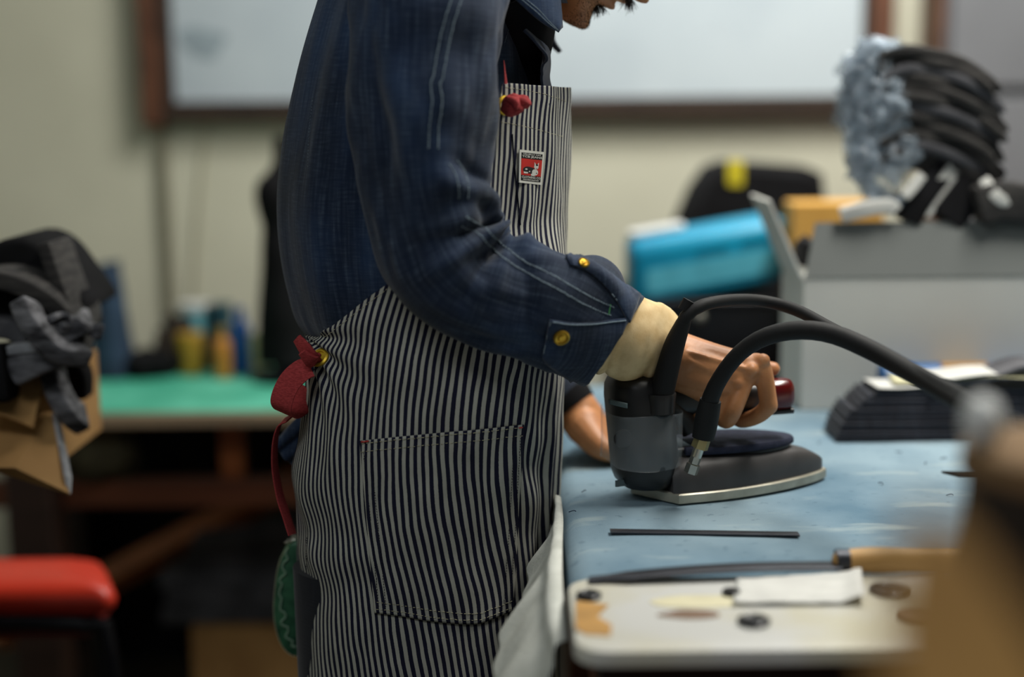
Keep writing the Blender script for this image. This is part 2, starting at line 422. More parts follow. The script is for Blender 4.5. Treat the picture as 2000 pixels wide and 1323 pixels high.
M['aqua'] = plain('pale_aqua_tin', lin(120, 186, 198), 0.4)
M['teal_dark'] = plain('dark_teal_tin', lin(30, 66, 78), 0.5)
M['darkbrown'] = noise_mat('dark_brown_cloth', lin(34, 28, 22), lin(52, 42, 32), 20, 0.9)
M['kraft'] = noise_mat('tan_kraft_paper', lin(150, 110, 56), lin(172, 130, 70), 9, 0.8)
M['woodhandle'] = wood('pale_tool_handle', lin(176, 134, 78), lin(206, 164, 104), 5)
M['steel_dark'] = plain('dark_steel', lin(58, 60, 66), 0.4, 0.6)
M['slab'] = None
def slab_mat():
    m, N, L, b = nt('worn_white_board'); setp(b, 0.5)
    tc = N.new('ShaderNodeTexCoord')
    n = N.new('ShaderNodeTexNoise'); n.inputs['Scale'].default_value = 9; n.inputs['Detail'].default_value = 4; L.new(tc.outputs['Object'], n.inputs[0])
    r = N.new('ShaderNodeValToRGB'); r.color_ramp.elements[0].position = 0.35; r.color_ramp.elements[1].position = 0.58
    r.color_ramp.elements[0].color = lin(192, 187, 164); r.color_ramp.elements[1].color = lin(198, 198, 194)
    L.new(n.outputs['Fac'], r.inputs[0]); L.new(r.outputs[0], b.inputs['Base Color']); return m
M['slab'] = slab_mat()
def film():
    m, N, L, b = nt('clear_plastic_film'); setp(b, 0.22, spec=0.6)
    b.inputs['Base Color'].default_value = lin(170, 178, 182); b.inputs['Alpha'].default_value = 0.12
    return m
M['film'] = film()
def wrap_film():
    m, N, L, b = nt('crinkled_clear_wrap'); setp(b, 0.25, spec=0.8)
    b.inputs['Base Color'].default_value = lin(176, 192, 206); b.inputs['Alpha'].default_value = 0.30
    return m
M['wrap'] = wrap_film()

# ------------------------------------------------------------------ room
def quad(name, pts, mat, kind='structure'):
    o = mk(name, pts, [(0, 1, 2, 3)], mat, smooth=False); return tag(o, kind=kind)
WY = 3.45
def slabbox(name, lo, hi, mat):
    lo, hi = np.array(lo, float), np.array(hi, float)
    o = MB().box((lo+hi)/2, hi-lo).build(name, mat, smooth=False); o['kind'] = 'structure'; return o
slabbox('wall_back', (-2.2, WY, 0), (2.9, WY+0.12, 2.7), M['wall'])
slabbox('wall_left', (-2.32, -1.2, 0), (-2.2, WY+0.12, 2.7), M['wall'])
slabbox('wall_right', (2.9, -1.2, 0), (3.02, WY+0.12, 2.7), M['wall'])
slabbox('floor', (-2.32, -1.2, -0.1), (3.02, WY+0.12, 0), M['floor'])
slabbox('ceiling', (-2.32, -1.2, 2.7), (3.02, WY+0.12, 2.8), M['ceiling'])
o = MB().box((0.35, WY-0.008, 0.05), (5.1, 0.016, 0.10)).build('baseboard_back', M['darkframe'], smooth=False); o['kind'] = 'structure'

def bx(mb, x0, x1, y0, y1, z0, z1, m=0):
    return mb.box(((x0+x1)/2, (y0+y1)/2, (z0+z1)/2), (x1-x0, y1-y0, z1-z0), m=m)

# whiteboard
D = WY-0.05
xl, xi = at(270, 100, D)[0], at(334, 100, D)[0]
xr, xo = at(1688, 100, D)[0], at(1746, 60, D)[0]
zi, zo = at(1000, 192, D)[2], at(1000, 232, D)[2]
xm = at(311, 100, D)[0]
wb = thing('whiteboard', 'wide smudged whiteboard in a brown wooden frame on the cream wall', 'whiteboard', ((xl+xr)/2, WY, zo))
bx(MB(), xi-0.01, xr+0.01, WY-0.025, WY-0.004, zi-0.01, 2.25).build('writing_surface', M['board'], wb, smooth=False)
for qa, qb in ((xl, xm), (xr+0.012, xo)): bx(MB(), qa, qb, WY-0.06, WY, zo-0.012, 2.3).build('side_frame', M['brownwood'], wb, bevel=0.006)
for qa, qb in ((xm, xi), (xr, xr+0.012)): bx(MB(), qa, qb, WY-0.045, WY, zo, 2.3).build('inner_trim', M['darkframe'], wb, bevel=0.003)
bx(MB(), xm, xr+0.012, WY-0.055, WY, zo, zi).build('bottom_rail', M['darkframe'], wb, bevel=0.004)
bx(MB(), xm, xr+0.012, WY-0.055, WY, 2.25, 2.3).build('top_rail', M['darkframe'], wb, bevel=0.004)
# erased smudge left on the surface
sm = MB(); c0 = at(395, 85, WY-0.026)
th = np.linspace(0, 2*pi, 28, endpoint=False)
sm.prism([(cos(t)*0.052*(1+0.25*sin(3*t)), sin(t)*0.04*(1+0.2*cos(2*t+1))) for t in th], 0, 0.0006, fn=lambda q: (c0[0]+q[0], WY-0.0252-q[2], c0[2]+q[1]))
sm.build('erased_mark', plain('erased_ink', lin(140, 154, 162), 0.6), wb)

# grey steel cabinet at the right end of the wall
cx0 = at(1846, 100, 3.3)[0]; cx1 = cx0+0.9; zs = at(1920, 180, 3.3)[2]
cb = thing('steel_cabinet', 'tall grey steel cabinet behind the wrapped fabric bundle', 'cabinet', ((cx0+cx1)/2, 3.38, 0))
bx(MB(), cx0, cx1, 3.32, WY-0.002, 0, 2.1).build('body', M['greysteel'], cb, bevel=0.004)
bx(MB(), cx0+0.012, cx1-0.012, 3.295, 3.319, zs+0.012, 2.08).build('upper_door', M['greysteel'], cb, bevel=0.004)
bx(MB(), cx0+0.012, cx1-0.012, 3.295, 3.319, 0.08, zs-0.012).build('lower_door', M['greysteel'], cb, bevel=0.004)
tr = MB(); bx(tr, cx0-0.017, cx0-0.001, 3.30, WY-0.002, 0, 2.3).build('trim_1', M['brownwood'], bevel=0.003)['kind'] = 'structure'

# conduit and cord below the whiteboard
x0 = at(318, 300, WY-0.012)[0]
pz = MB().tube([(x0, WY-0.012, zo-0.014), (x0, WY-0.012, 0.10)], 0.011, 14).build('conduit_pipe', M['pipe'])
tag(pz, 'grey vertical conduit pipe running down the wall below the whiteboard corner', 'pipe')
a, b2 = at(402, 250, WY-0.006), at(378, 610, WY-0.006)
cd = MB().tube([(a[0], WY-0.005, zo-0.002), b2, (b2[0]-0.02, WY-0.006, 0.12)], 0.004, 8, n=24).build('wall_cord', M['paleline'])
tag(cd, 'thin pale cord hanging slanted down the cream wall', 'cord')

# ------------------------------------------------------------------ green work table at the back left
TZ = 0.75
yF = onz(350, 808, TZ)[1]; yB = 3.2
tx0, tx1 = at(-150, 806, yF)[0], 0.02
wt = thing('work_table', 'long wooden work table under the green cutting mat', 'table', ((tx0+tx1)/2, (yF+yB)/2, 0))
bx(MB(), tx0, tx1, yF, yB, TZ-0.025, TZ).build('table_top', M['tabletan'], wt, bevel=0.003)
bz1, bz0 = at(350, 935, yF+0.1)[2], at(350, 987, yF+0.1)[2]
bx(MB(), tx0+0.06, tx1-0.06, yF+0.085, yF+0.125, bz0, bz1).build('stretcher_beam', M['redwood'], wt, bevel=0.003)
for X, Y in ((at(72, 1000, yF+0.06)[0], yF+0.06), (tx1-0.05, yF+0.06), (tx0+0.05, yB-0.06), (tx1-0.05, yB-0.06)):
    bx(MB(), X-0.042, X+0.042, Y-0.042, Y+0.042, 0, TZ-0.025).build('leg', M['darkwood'], wt, bevel=0.004)
X = at(455, 880, yF+0.1)[0]
bx(MB(), X-0.022, X+0.022, yF+0.085, yF+0.12, bz1, TZ-0.025).build('upright_strut', M['orangewood'], wt, bevel=0.003)
p, q = at(225, 1125, yF+0.45), at(490, 985, yF+0.42)
p2 = p+(p-q)*0.9; q2 = q+(q-p)*0.35
MB().tube([p2, q2], 0.032, 4).build('diagonal_brace', M['orangewood'], wt, smooth=False)
m0 = onz(175, 806, TZ); m1 = onz(548, 806, TZ)
mat_ = MB(); bx(mat_, m0[0]-0.25, m1[0]+0.16, yF+0.006, yF+0.52, TZ, TZ+0.004); mat_ = mat_.build('cutting_mat', M['greenmat'], bevel=0.0015)
tag(mat_, 'green cutting mat covering the work table behind the man', 'mat')
tt = TZ+0.004

def on_table(px, py): return onz(px, py, tt)
# bottles, tins and tubs in a row on the mat
def zat(py, d): return at(400, py, d)[2]
def lathe_thing(name, label, cat, px, pyb, wpx, top, prof, matb, mats=None, capmat=None, cap_prof=None, group=None):
    c = on_table(px, pyb); d = c[1]; r = wpx*d/FPX/2; h = zat(top, d)-tt
    t = thing(name, label, cat, c, group)
    MB().lathe([(r*a, h*b) for a, b in prof], c, 24).build('body', matb, t)
    if cap_prof: MB().lathe([(r*a, h*b) for a, b in cap_prof], c, 20).build('cap', capmat, t)
    return t
BOT = [(0.02, 0), (0.9, 0), (1, 0.03), (1, 0.62), (0.9, 0.72), (0.45, 0.82), (0.4, 0.86), (0.02, 0.86)]
CAPB = [(0.02, 0.86), (0.5, 0.86), (0.5, 1.0), (0.02, 1.0)]
TUB = [(0.02, 0), (0.88, 0), (0.93, 0.03), (1, 0.86), (0.02, 0.86)]
CAPT = [(0.02, 0.86), (1.05, 0.86), (1.05, 0.97), (0.98, 1.0), (0.02, 1.0)]
TIN = [(0.02, 0), (1, 0), (1, 0.9), (0.02, 0.9)]
CAPN = [(0.02, 0.9), (1.03, 0.9), (1.03, 1.0), (0.02, 1.0)]
lathe_thing('glue_tub', 'yellow tub on the green mat in front of the pale aqua tin', 'tub', 374, 730, 52, 650, TUB, M['mustard'], None, M['mustard'], CAPT)
lathe_thing('paint_tin', 'pale aqua tin standing behind the yellow tub on the mat', 'tin', 385, 705, 62, 592, TIN, M['aqua'], None, M['white_plastic'], CAPN)
lathe_thing('paint_tin', 'dark teal tin beside the pale aqua tin', 'tin', 432, 706, 52, 594, TIN, M['teal_dark'], None, M['teal_dark'], CAPN)
lathe_thing('squeeze_bottle', 'orange bottle on the green mat between yellow tub and blue bottle', 'bottle', 437, 738, 34, 640, BOT, M['orange'], None, M['mustard'], CAPB)
lathe_thing('spray_bottle', 'blue bottle standing on the green mat, tallest of the row', 'bottle', 473, 728, 40, 602, BOT, M['blue_bottle'], None, M['blue_bottle'], CAPB)
lathe_thing('cream_jar', 'small cream jar beside the blue bottle on the green mat', 'jar', 508, 730, 36, 652, TUB, M['cream'], None, M['cream'], CAPT)
lathe_thing('small_bottle', 'brown bottle tucked between the yellow tub and the orange bottle', 'bottle', 408, 722, 30, 652, BOT, M['darkbrown'], None, M['darkbrown'], CAPB)

def blob(mb, c, r, seed, amp=0.25, fr=2.2, nu=26, nv=36, m=0, R=None, flatb=False):
    th = np.linspace(0.02, pi-0.02, nu); ph = np.linspace(0, 2*pi, nv, endpoint=False)
    A, B = np.meshgrid(th, ph, indexing='ij')
    d = np.stack([np.sin(A)*np.cos(B), np.sin(A)*np.sin(B), np.cos(A)], -1)
    s = 1+amp*fbm(d*fr+seed*7.3, seed, 3)
    P = d*s[..., None]*np.array(r)
    if flatb: P[..., 2] = np.maximum(P[..., 2], -0.8*np.array(r)[2])
    if R is not None: P = P @ np.array(R).T
    return mb.rings(P+np.array(c), True, m)
c = on_table(330, 735); r3 = np.array((0.038, 0.07, 0.062))
o = blob(MB(), (c[0], c[1]+0.07, tt+0.8*0.062), r3, 5, 0.3, flatb=True).build('cloth_heap', M['darkbrown'])
tag(o, 'heap of dark brown cloth on the green mat beside the yellow tub', 'cloth')
c = on_table(275, 745)
o = blob(MB(), (c[0], c[1]+0.06, tt+0.8*0.03), (0.06, 0.05, 0.03), 9, 0.3, flatb=True).build('cloth_heap', M['blackcloth'])
tag(o, 'low heap of black cloth on the mat next to the navy jeans', 'cloth')
# folded navy jeans standing on the table: drape over a little stand
c = on_table(210, 745); d = c[1]; h = zat(520, d)-tt
u = np.linspace(0, 1, 30); v = np.linspace(0, 2*pi, 48, endpoint=False)
U, Vv = np.meshgrid(u, v, indexing='ij')
rx = (0.040-0.004*U)*(1+0.10*np.sin(3*Vv+4*U)+0.08*fbm(p3(U*4, Vv*1.2), 3)); ry = 0.05*(1+0.1*np.cos(2*Vv+2*U))
P = np.stack([c[0]+rx*np.cos(Vv)-0.012*U, c[1]+0.05+ry*np.sin(Vv), tt+h*(U+0.03*np.cos(Vv)*U)], -1)
o = MB().rings(P).build('rolled_jeans', M['navyfab']); tag(o, 'dark blue rolled jeans standing upright on the green table', 'jeans')

# black covered dress form at the table's far side
d = 2.72; bx_ = at(556, 500, d+0.08)[0]-0.022
tabf = [(735, 62), (640, 58), (560, 52), (500, 48), (450, 42), (420, 50), (390, 54), (360, 48), (340, 26), (320, 15), (270, 13)]
df = thing('dress_form', 'black covered dress form standing behind the man', 'dress form', (bx_+0.02, d+0.08, tt))
rows = []
for py, w in [(t[0], t[1]) for t in tabf]:
    rows.append((zat(py, d), w*d/FPX))
zs_ = np.array([r[0] for r in rows]); ws_ = np.array([r[1] for r in rows])
zz = np.linspace(tt+0.035, zs_[-1], 46); ww = np.interp(zz, zs_, ws_)
A = np.linspace(0, 2*pi, 40, endpoint=False)
P = np.array([[(bx_+0.022+w*cos(a)*(1+0.04*sin(5*a+z*20)), d+0.08+0.8*w*sin(a)*(1+0.04*sin(4*a+z*9)), z) for a in A] for z, w in zip(zz, ww)])
MB().rings(P).build('cover', M['blackcloth'], df)
MB().lathe([(0.001, 0), (0.07, 0), (0.075, 0.012), (0.02, 0.03), (0.012, 0.05), (0.001, 0.05)], (bx_+0.022, d+0.08, tt), 24).build('stand', M['blackmetal'], df)

# under the table: cardboard box with folded grey cloth on it, olive bag on the beam
yb_ = yF+0.30
x0, x1 = at(375, 1280, yb_)[0], at(640, 1280, yb_)[0]
zt = at(450, 1228, yb_)[2]
o = thing('cardboard_box', 'tan cardboard box on the floor under the work table', 'box', ((x0+x1)/2, yb_+0.15, 0))
bx(MB(), x0, x1, yb_, yb_+0.32, 0, zt).build('body', M['card'], o, bevel=0.003)
fl = MB(); fl.box(((x0+x1)/2, yb_+0.075, zt+0.002), (x1-x0-0.004, 0.15, 0.004)); fl.box(((x0+x1)/2, yb_+0.24, zt+0.002), (x1-x0-0.004, 0.155, 0.004)); fl.build('flap', M['card'], o, smooth=False)
zb = zt+0.004; k = 0
NF = ['lowest', 'second', 'third', 'fourth', 'topmost']
ztop = at(450, 1060, yb_)[2]; hh = (ztop-zb)/5
for i in range(5):
    xa = at(312+[0, 8, -4, 40, 60][i], 1150, yb_)[0]; xb = x1+0.05
    u = np.linspace(0, 1, 24); w = rrect(0.30, hh*0.96, hh*0.45, 4)
    P = np.array([[(xa+(xb-xa)*t, yb_+0.15+y*(1-0.04*i), zb+hh*(i+0.5)+z+(0.012*fbm(np.array([t*3, i*5.0, 0.0]), 4)*0 if True else 0)) for y, z in w] for t in u])
    o = MB().rings(P).build('folded_cloth', M['greyfab']); tag(o, f'grey folded cloth under the work table, {NF[i]} in the pile on the cardboard box', 'cloth', 'folded grey cloths under the table')
ch = thing('filler_chest', 'long black filler chest added to darken the space under the work table', 'chest', (-0.5, 3.3, 0))  # invented chest, added so the space under the table reads dark
bx(MB(), at(128, 1000, 3.205)[0], -0.06, 3.205, 3.40, 0, 0.66).build('body', M['blackcloth'], ch, bevel=0.004)
bx(MB(), at(128, 1000, 3.205)[0]-0.006, -0.054, 3.198, 3.402, 0.6605, 0.69).build('lid', M['blackcloth'], ch, bevel=0.004)
p = at(195, 925, yF+0.105)
o = blob(MB(), (p[0], yF+0.105, bz1+0.055), (0.075, 0.06, 0.066), 14, 0.18, flatb=True).build('cloth_bag', M['olive'])
tag(o, 'dull olive cloth bag stowed on the beam under the work table', 'bag')

# ------------------------------------------------------------------ red stool
d = 1.96
xr_ = at(232, 1150, d)[0]; xl_ = xr_-0.36; SD_ = 0.15
st = thing('stool', 'red vinyl stool with black tube frame beside the work table', 'stool', ((xl_+xr_)/2, d+SD_/2, 0))
zt = at(120, 1152, d)[2]; zl = at(120, 1214, d)[2]
KSH = 0.42
def cushion(x0, x1, y0, y1, z0, z1, r, bulge):
    mb = MB(); u = np.linspace(0, 1, 17); rows = []
    cx, cy = (x0+x1)/2, (y0+y1)/2
    for f, z in ((0.9, z0), (0.985, z0+0.01), (1, (z0+z1)/2), (0.985, z1-0.014), (0.94, z1-0.003), (0.8, z1+bulge*0.4), (0.5, z1+bulge*0.8), (0.1, z1+bulge)):
        rows.append([(cx+px*f-KSH*(cy+py*f-y0), cy+py*f, z) for px, py in rrect(x1-x0, y1-y0, r, 6)])
    return mb.rings(np.array(rows))
cushion(xl_, xr_, d, d+SD_, zl+0.004, zt, 0.03, 0.008).build('seat', M['red_vinyl'], st, sharp=60)
bx(MB(), xl_+0.02, xr_-0.05, d+0.02, d+SD_-0.02, zl-0.035, zl+0.004).build('seat_base', M['red_vinyl_dark'], st, bevel=0.008)
rt = 0.012
for yy in (d+0.004, d+SD_-0.004):
    xq = -KSH*(yy-d)
    MB().tube([(q_[0]+xq, q_[1], q_[2]) for q_ in [(xl_+0.01, yy, 0.0), (xl_+0.012, yy, zl-0.07), (xl_+0.03, yy, zl-0.018), (xl_+0.07, yy, zl-0.004), (xr_-0.09, yy, zl-0.004), (xr_-0.045, yy, zl-0.012), (xr_-0.018, yy, zl-0.05), (xr_-0.008, yy, 0.0)]], rt, 12, n=70).build('leg_frame', M['blackmetal'], st)
for xx in (xl_+0.011, xr_-0.012):
    MB().tube([(xx, d+0.004, 0.2), (xx-KSH*(SD_-0.008), d+SD_-0.004, 0.2)], 0.008, 10).build('stretcher', M['blackmetal'], st)

# ------------------------------------------------------------------ left foreground pile: cardboard box on a stand, cut fabric on it
d = 1.72
zb_ = at(40, 915, d)[2]; zt_ = at(40, 742, d)[2]
x0, x1 = at(-330, 800, d)[0], at(98, 800, d)[0]
xs1 = at(-170, 800, d)[0]
sd = thing('side_stand', 'dark wooden stand carrying the open cardboard box', 'stand', ((x0+x1)/2, d+0.16, 0))
bx(MB(), x0-0.12, xs1, d+0.01, d+0.22, zb_-0.03, zb_).build('stand_top', M['darkwood'], sd, bevel=0.003)
for X in (x0-0.08, xs1-0.035):
    for Y in (d+0.045, d+0.185):
        bx(MB(), X-0.03, X+0.03, Y-0.03, Y+0.03, 0, zb_-0.03).build('leg', M['darkwood'], sd, bevel=0.003)
cbx = thing('cardboard_box', 'open tan cardboard box full of cut fabric at the left edge', 'box', ((x0+x1)/2, d+0.16, zb_))
b = MB(); bx(b, x0, x1, d+0.02, d+0.025, zb_, zt_); bx(b, x0, x1, d+0.205, d+0.21, zb_, zt_); bx(b, x0, x0+0.005, d+0.025, d+0.205, zb_, zt_); bx(b, x1-0.005, x1, d+0.025, d+0.205, zb_, zt_); bx(b, x0+0.005, x1-0.005, d+0.025, d+0.205, zb_, zb_+0.005); bx(b, x0+0.005, x1-0.005, d+0.025, d+0.205, zt_-0.008, zt_-0.004)
b.build('body', M['card'], cbx, smooth=False)
def sheet(pts, t, nrm=None):
    """flat polygon board of thickness t"""
    P = np.array(pts, float); n = np.cross(P[1]-P[0], P[2]-P[0]); n /= np.linalg.norm(n)
    return MB().rings(np.array([P-n*t/2, P+n*t/2]))
hz = [at(-260, 842, d+0.018), at(100, 806, d+0.018)]
sheet([hz[0], hz[1], at(136, 966, d-0.07), at(30, 916, d-0.075), at(-260, 912, d-0.07)], 0.004).build('front_flap', M['card'], cbx, smooth=False)
sheet([at(104, 806, d+0.016), at(112, 803, d+0.03), at(138, 935, d-0.05), at(136, 966, d-0.068), at(128, 930, d-0.06)], 0.004).build('flap_edge', M['greywhite'], cbx, smooth=False)
sheet([at(-30, 742, d+0.022), at(96, 712, d+0.022), at(64, 836, d-0.04), at(-30, 800, d-0.05)], 0.004).build('inner_flap', M['card'], cbx, smooth=False)

def strip(name, pts, d, w, t, mat, label, cat='fabric', group=None, wdir=(0, 1, 0), n=30, wav=0.0, rf=0.16):
    """thick cloth strip along a pixel path at depth d (list), w across depth"""
    Q = np.array([at(*q) if len(q) == 3 else at(q[0], q[1], d) for q in pts]); Q = cr(Q, n)
    T = np.gradient(Q, axis=0); T /= np.linalg.norm(T, axis=1)[:, None]
    W = np.array(wdir, float); rows = []
    for i in range(n):
        Wn = W-T[i]*T[i].dot(W); Wn /= np.linalg.norm(Wn); N = np.cross(T[i], Wn)
        ww = w*(1+wav*sin(i*0.7)); e = 1.0
        if i in (0, n-1): e = 0.86
        rows.append([Q[i]+Wn*a+N*b for a, b in rrect(ww, t*e, min(ww, t*e)*rf, 3)])
    o = MB().rings(np.array(rows)).build(name, mat)
    return tag(o, label, cat, group)
d0 = 1.74; KS = 0.8; G = 'cut fabric pieces heaped on the cardboard box'
strip('cut_fabric', [(-60, 560, d0+0.1), (20, 520, d0+0.1), (80, 500, d0+0.1), (130, 555, d0+0.1), (168, 610, d0+0.1)], d0, 0.150, 0.0600, M['blackcloth'], 'thick black folded fabric arching over the top of the heap on the box', 'fabric', G)
strip('cut_fabric', [(106, 470, d0+0.03), (122, 520, d0+0.03), (148, 590, d0+0.03)], d0, 0.090, 0.0160, M['charcoal'], 'dark grey fabric band standing on the black arch of the heap', 'fabric', G)
strip('cut_fabric', [(-60, 545, d0+0.02), (20, 538, d0), (90, 562, d0), (150, 610, d0+0.03), (172, 660, d0+0.05)], d0, 0.105, 0.0224, M['charcoal'], 'curved grey fabric band with pale edge beneath the black arch of the heap', 'fabric', G)
strip('cut_fabric', [(-60, 580, d0+0.05), (30, 585, d0+0.05), (100, 610, d0+0.05), (160, 660, d0+0.05)], d0, 0.120, 0.0480, M['blackcloth'], 'black fabric roll in the middle of the heap', 'fabric', G)
strip('cut_fabric', [(48, 592, d0-0.06), (66, 632, d0-0.07), (110, 680, d0-0.06), (160, 690, d0-0.03)], d0, 0.038, 0.0240, M['greycrumple'], 'narrow grey fabric band curving down in front of the heap', 'fabric', G)
for i in range(5):
    strip('cut_fabric', [(64+3*i, 682-13*i, d0-0.01-0.004*i), (115, 668-13*i+2*(i%2), d0-0.01), (150, 652-9*i, d0+0.0), (178-4*(i%2), 640-3*i, d0+0.01)], d0, 0.09, 0.0075, M['greycrumple'], f"crumpled grey fabric layer jutting out of the heap, {['lowest', 'second', 'third', 'fourth', 'topmost'][i]} of five counting up", 'fabric', G, wav=0.06)
strip('cut_fabric', [(20, 683, d0-0.06), (60, 678, d0-0.06), (100, 676, d0-0.05)], d0, 0.022, 0.0120, M['greywhite'], 'pale grey fabric strip lying across the front of the heap', 'fabric', G)
strip('cut_fabric', [(30, 725, d0-0.05), (70, 705, d0-0.05), (110, 690, d0-0.04)], d0, 0.038, 0.0360, M['greycrumple'], 'fan of grey fabric edges just above the tan flap', 'fabric', G)
strip('cut_fabric', [(-60, 730, d0-0.06), (-10, 728, d0-0.06), (22, 726, d0-0.06)], d0, 0.045, 0.0680, M['blackcloth'], 'black fabric roll end at the left of the heap', 'fabric', G)
strip('cut_fabric', [(102, 716, d0-0.01), (112, 760, d0-0.02), (134, 800, d0-0.02), (158, 820, d0+0.0)], d0, 0.038, 0.0224, M['greycrumple'], 'grey fabric tail hanging down beside the tan box', 'fabric', G)
strip('cut_fabric', [(120, 700, d0+0.06), (150, 730, d0+0.06), (152, 775, d0+0.06)], d0, 0.038, 0.0320, M['blackcloth'], 'black fabric lobe hanging behind the grey tail', 'fabric', G)
o = strip('kraft_sheet', [(-40, 640, d0-0.03), (20, 640, d0-0.03), (60, 660, d0-0.03)], d0, 0.038, 0.0240, M['greyfab'], 'flat grey fabric layer tucked inside the heap', 'fabric', G); o.name = 'cut_fabric'

# ------------------------------------------------------------------ right background: second table, crate, tub, bag
RZ_ = 0.80; ry0, ry1 = 2.36, 3.2
t2 = thing('back_table', 'brown wooden table holding the black crate and turquoise tub', 'table', (0.9, 2.8, 0))
bx(MB(), 0.18, 1.7, ry0, ry1, RZ_-0.03, RZ_).build('table_top', M['redwood'], t2, bevel=0.003)
for X in (0.24, 1.64):
    for Y in (ry0+0.06, ry1-0.06): bx(MB(), X-0.03, X+0.03, Y-0.03, Y+0.03, 0, RZ_-0.03).build('leg', M['redwood'], t2, bevel=0.003)
d = 2.42
x0, x1 = at(1215, 650, d)[0], at(1534, 650, d)[0]; zc = at(1380, 586, d)[2]
cr_ = thing('crate', 'black plastic crate under the turquoise tub', 'crate', ((x0+x1)/2, d+0.15, RZ_))
b = MB(); bx(b, x0, x1, d, d+0.008, RZ_, zc-0.012); bx(b, x0, x1, d+0.29, d+0.298, RZ_, zc-0.012); bx(b, x0, x0+0.008, d+0.008, d+0.29, RZ_, zc-0.012); bx(b, x1-0.008, x1, d+0.008, d+0.29, RZ_, zc-0.012); bx(b, x0+0.008, x1-0.008, d+0.008, d+0.29, RZ_, RZ_+0.008); b.build('body', M['blackmetal'], cr_, bevel=0.002)
bx(MB(), x0-0.006, x1+0.006, d-0.006, d+0.304, zc-0.012, zc).build('lid', M['blackmetal'], cr_, bevel=0.003)
MB().lathe([(0.001, 0), (0.009, 0), (0.009, 0.006), (0.004, 0.009), (0.001, 0.009)], (0, 0, 0), 16, R=Rx(pi/2)).build('latch_button', M['silver'], cr_).location = Vector(at(1366, 619, d-0.007))
# turquoise tub, tilted
d = 2.45; c = at(1372, 505, d+0.07)
tilt = radians(9.5)
R = Ry(-tilt)
L_, H_, W_ = 308*d/FPX, 132*d/FPX, 0.15
tq = thing('plastic_tub', 'turquoise plastic tub tilted on top of the black crate', 'tub', c)
def loc2(mb_pts): return mb_pts
P = []
for xx, s in ((-L_/2, 0.78), (-L_/2+0.004, 0.9), (-L_/2+0.012, 0.97), (-L_/2+0.02, 1), (L_/2-0.02, 1), (L_/2-0.01, 0.96), (L_/2, 0.85)):
    P.append([np.array((xx+z*0.12, y*s, z*s)) @ R.T + c for y, z in rrect(W_, H_, 0.028, 6)])
MB().rings(np.array(P)).build('body', M['turq'], tq, sharp=50)
def tpanel(name, x0, x1, z0, z1, mat, th=0.0012, r=0.01):
    out = [((x0+x1)/2+a, (z0+z1)/2+b) for a, b in rrect(x1-x0, z1-z0, r, 5)]
    o = MB().prism(out, 0, th, fn=lambda q: np.array((q[0]+q[1]*0.12, -W_/2-q[2], q[1])) @ R.T + c).build(name, mat, tq)
    return o
tpanel('label_panel', -L_*0.40, L_*0.46, -H_*0.30, H_*0.06, M['turq_pale'])
tpanel('label_band', -0.02, 0.036, H_*0.13, H_*0.22, M['turq_dark'], r=0.006); tpanel('label_band', 0.058, 0.128, H_*0.13, H_*0.24, M['turq_dark'], r=0.006)
tpanel('lower_band', -L_*0.42, L_*0.47, -H_*0.385, -H_*0.33, M['turq_dark'], r=0.003)
MB().prism(rrect(0.10, 0.05, 0.01, 4), 0, 0.012, fn=lambda q: np.array((q[0]-L_*0.27, q[1], H_/2+q[2]+0.0005)) @ R.T + c).build('lid_tab', M['white_plastic'], tq, bevel=0.004)
# black bag
d = 2.85
out = [(1300, 560), (1330, 445), (1362, 372), (1392, 330), (1425, 319), (1500, 322), (1585, 328), (1614, 342), (1620, 400), (1622, 560), (1622, 700)]
x_b = [at(q[0], q[1], d) for q in out]
front = [(p_[0], p_[2]) for p_ in x_b]+[(at(1622, 700, d)[0], RZ_), (at(1296, 700, d)[0], RZ_)]
front = [q for q in front if q[1] >= RZ_]
ctr = np.mean(np.array(front), axis=0); rows = []
for y, s in ((0, 0.86), (0.012, 0.95), (0.035, 1.0), (0.15, 1.0), (0.17, 0.95), (0.185, 0.86)):
    rows.append([(ctr[0]+(x-ctr[0])*s, d+y, max(RZ_, ctr[1]+(z-ctr[1])*s)) for x, z in front])
bg = thing('bag', 'black bag with a yellow tag behind the turquoise tub', 'bag', (ctr[0], d+0.09, RZ_))
MB().rings(np.array(rows)).build('body', M['blackcloth'], bg)
tgm = at(1437, 338, d-0.004); MB().prism(rrect(0.03, 0.05, 0.006, 3), 0, 0.006, fn=lambda q: (tgm[0]+q[0], d-0.001-q[2]+0.004, tgm[2]+q[1])).build('tag', M['yellow_plastic'], bg)

# ------------------------------------------------------------------ ironing table
T = 0.87
tbx0, tbx1 = 0.052, 1.55
ty0, ty1 = 1.247, 2.16
it = thing('ironing_table', 'padded ironing table covered with blue cloth', 'table', (0.8, 1.7, 0))
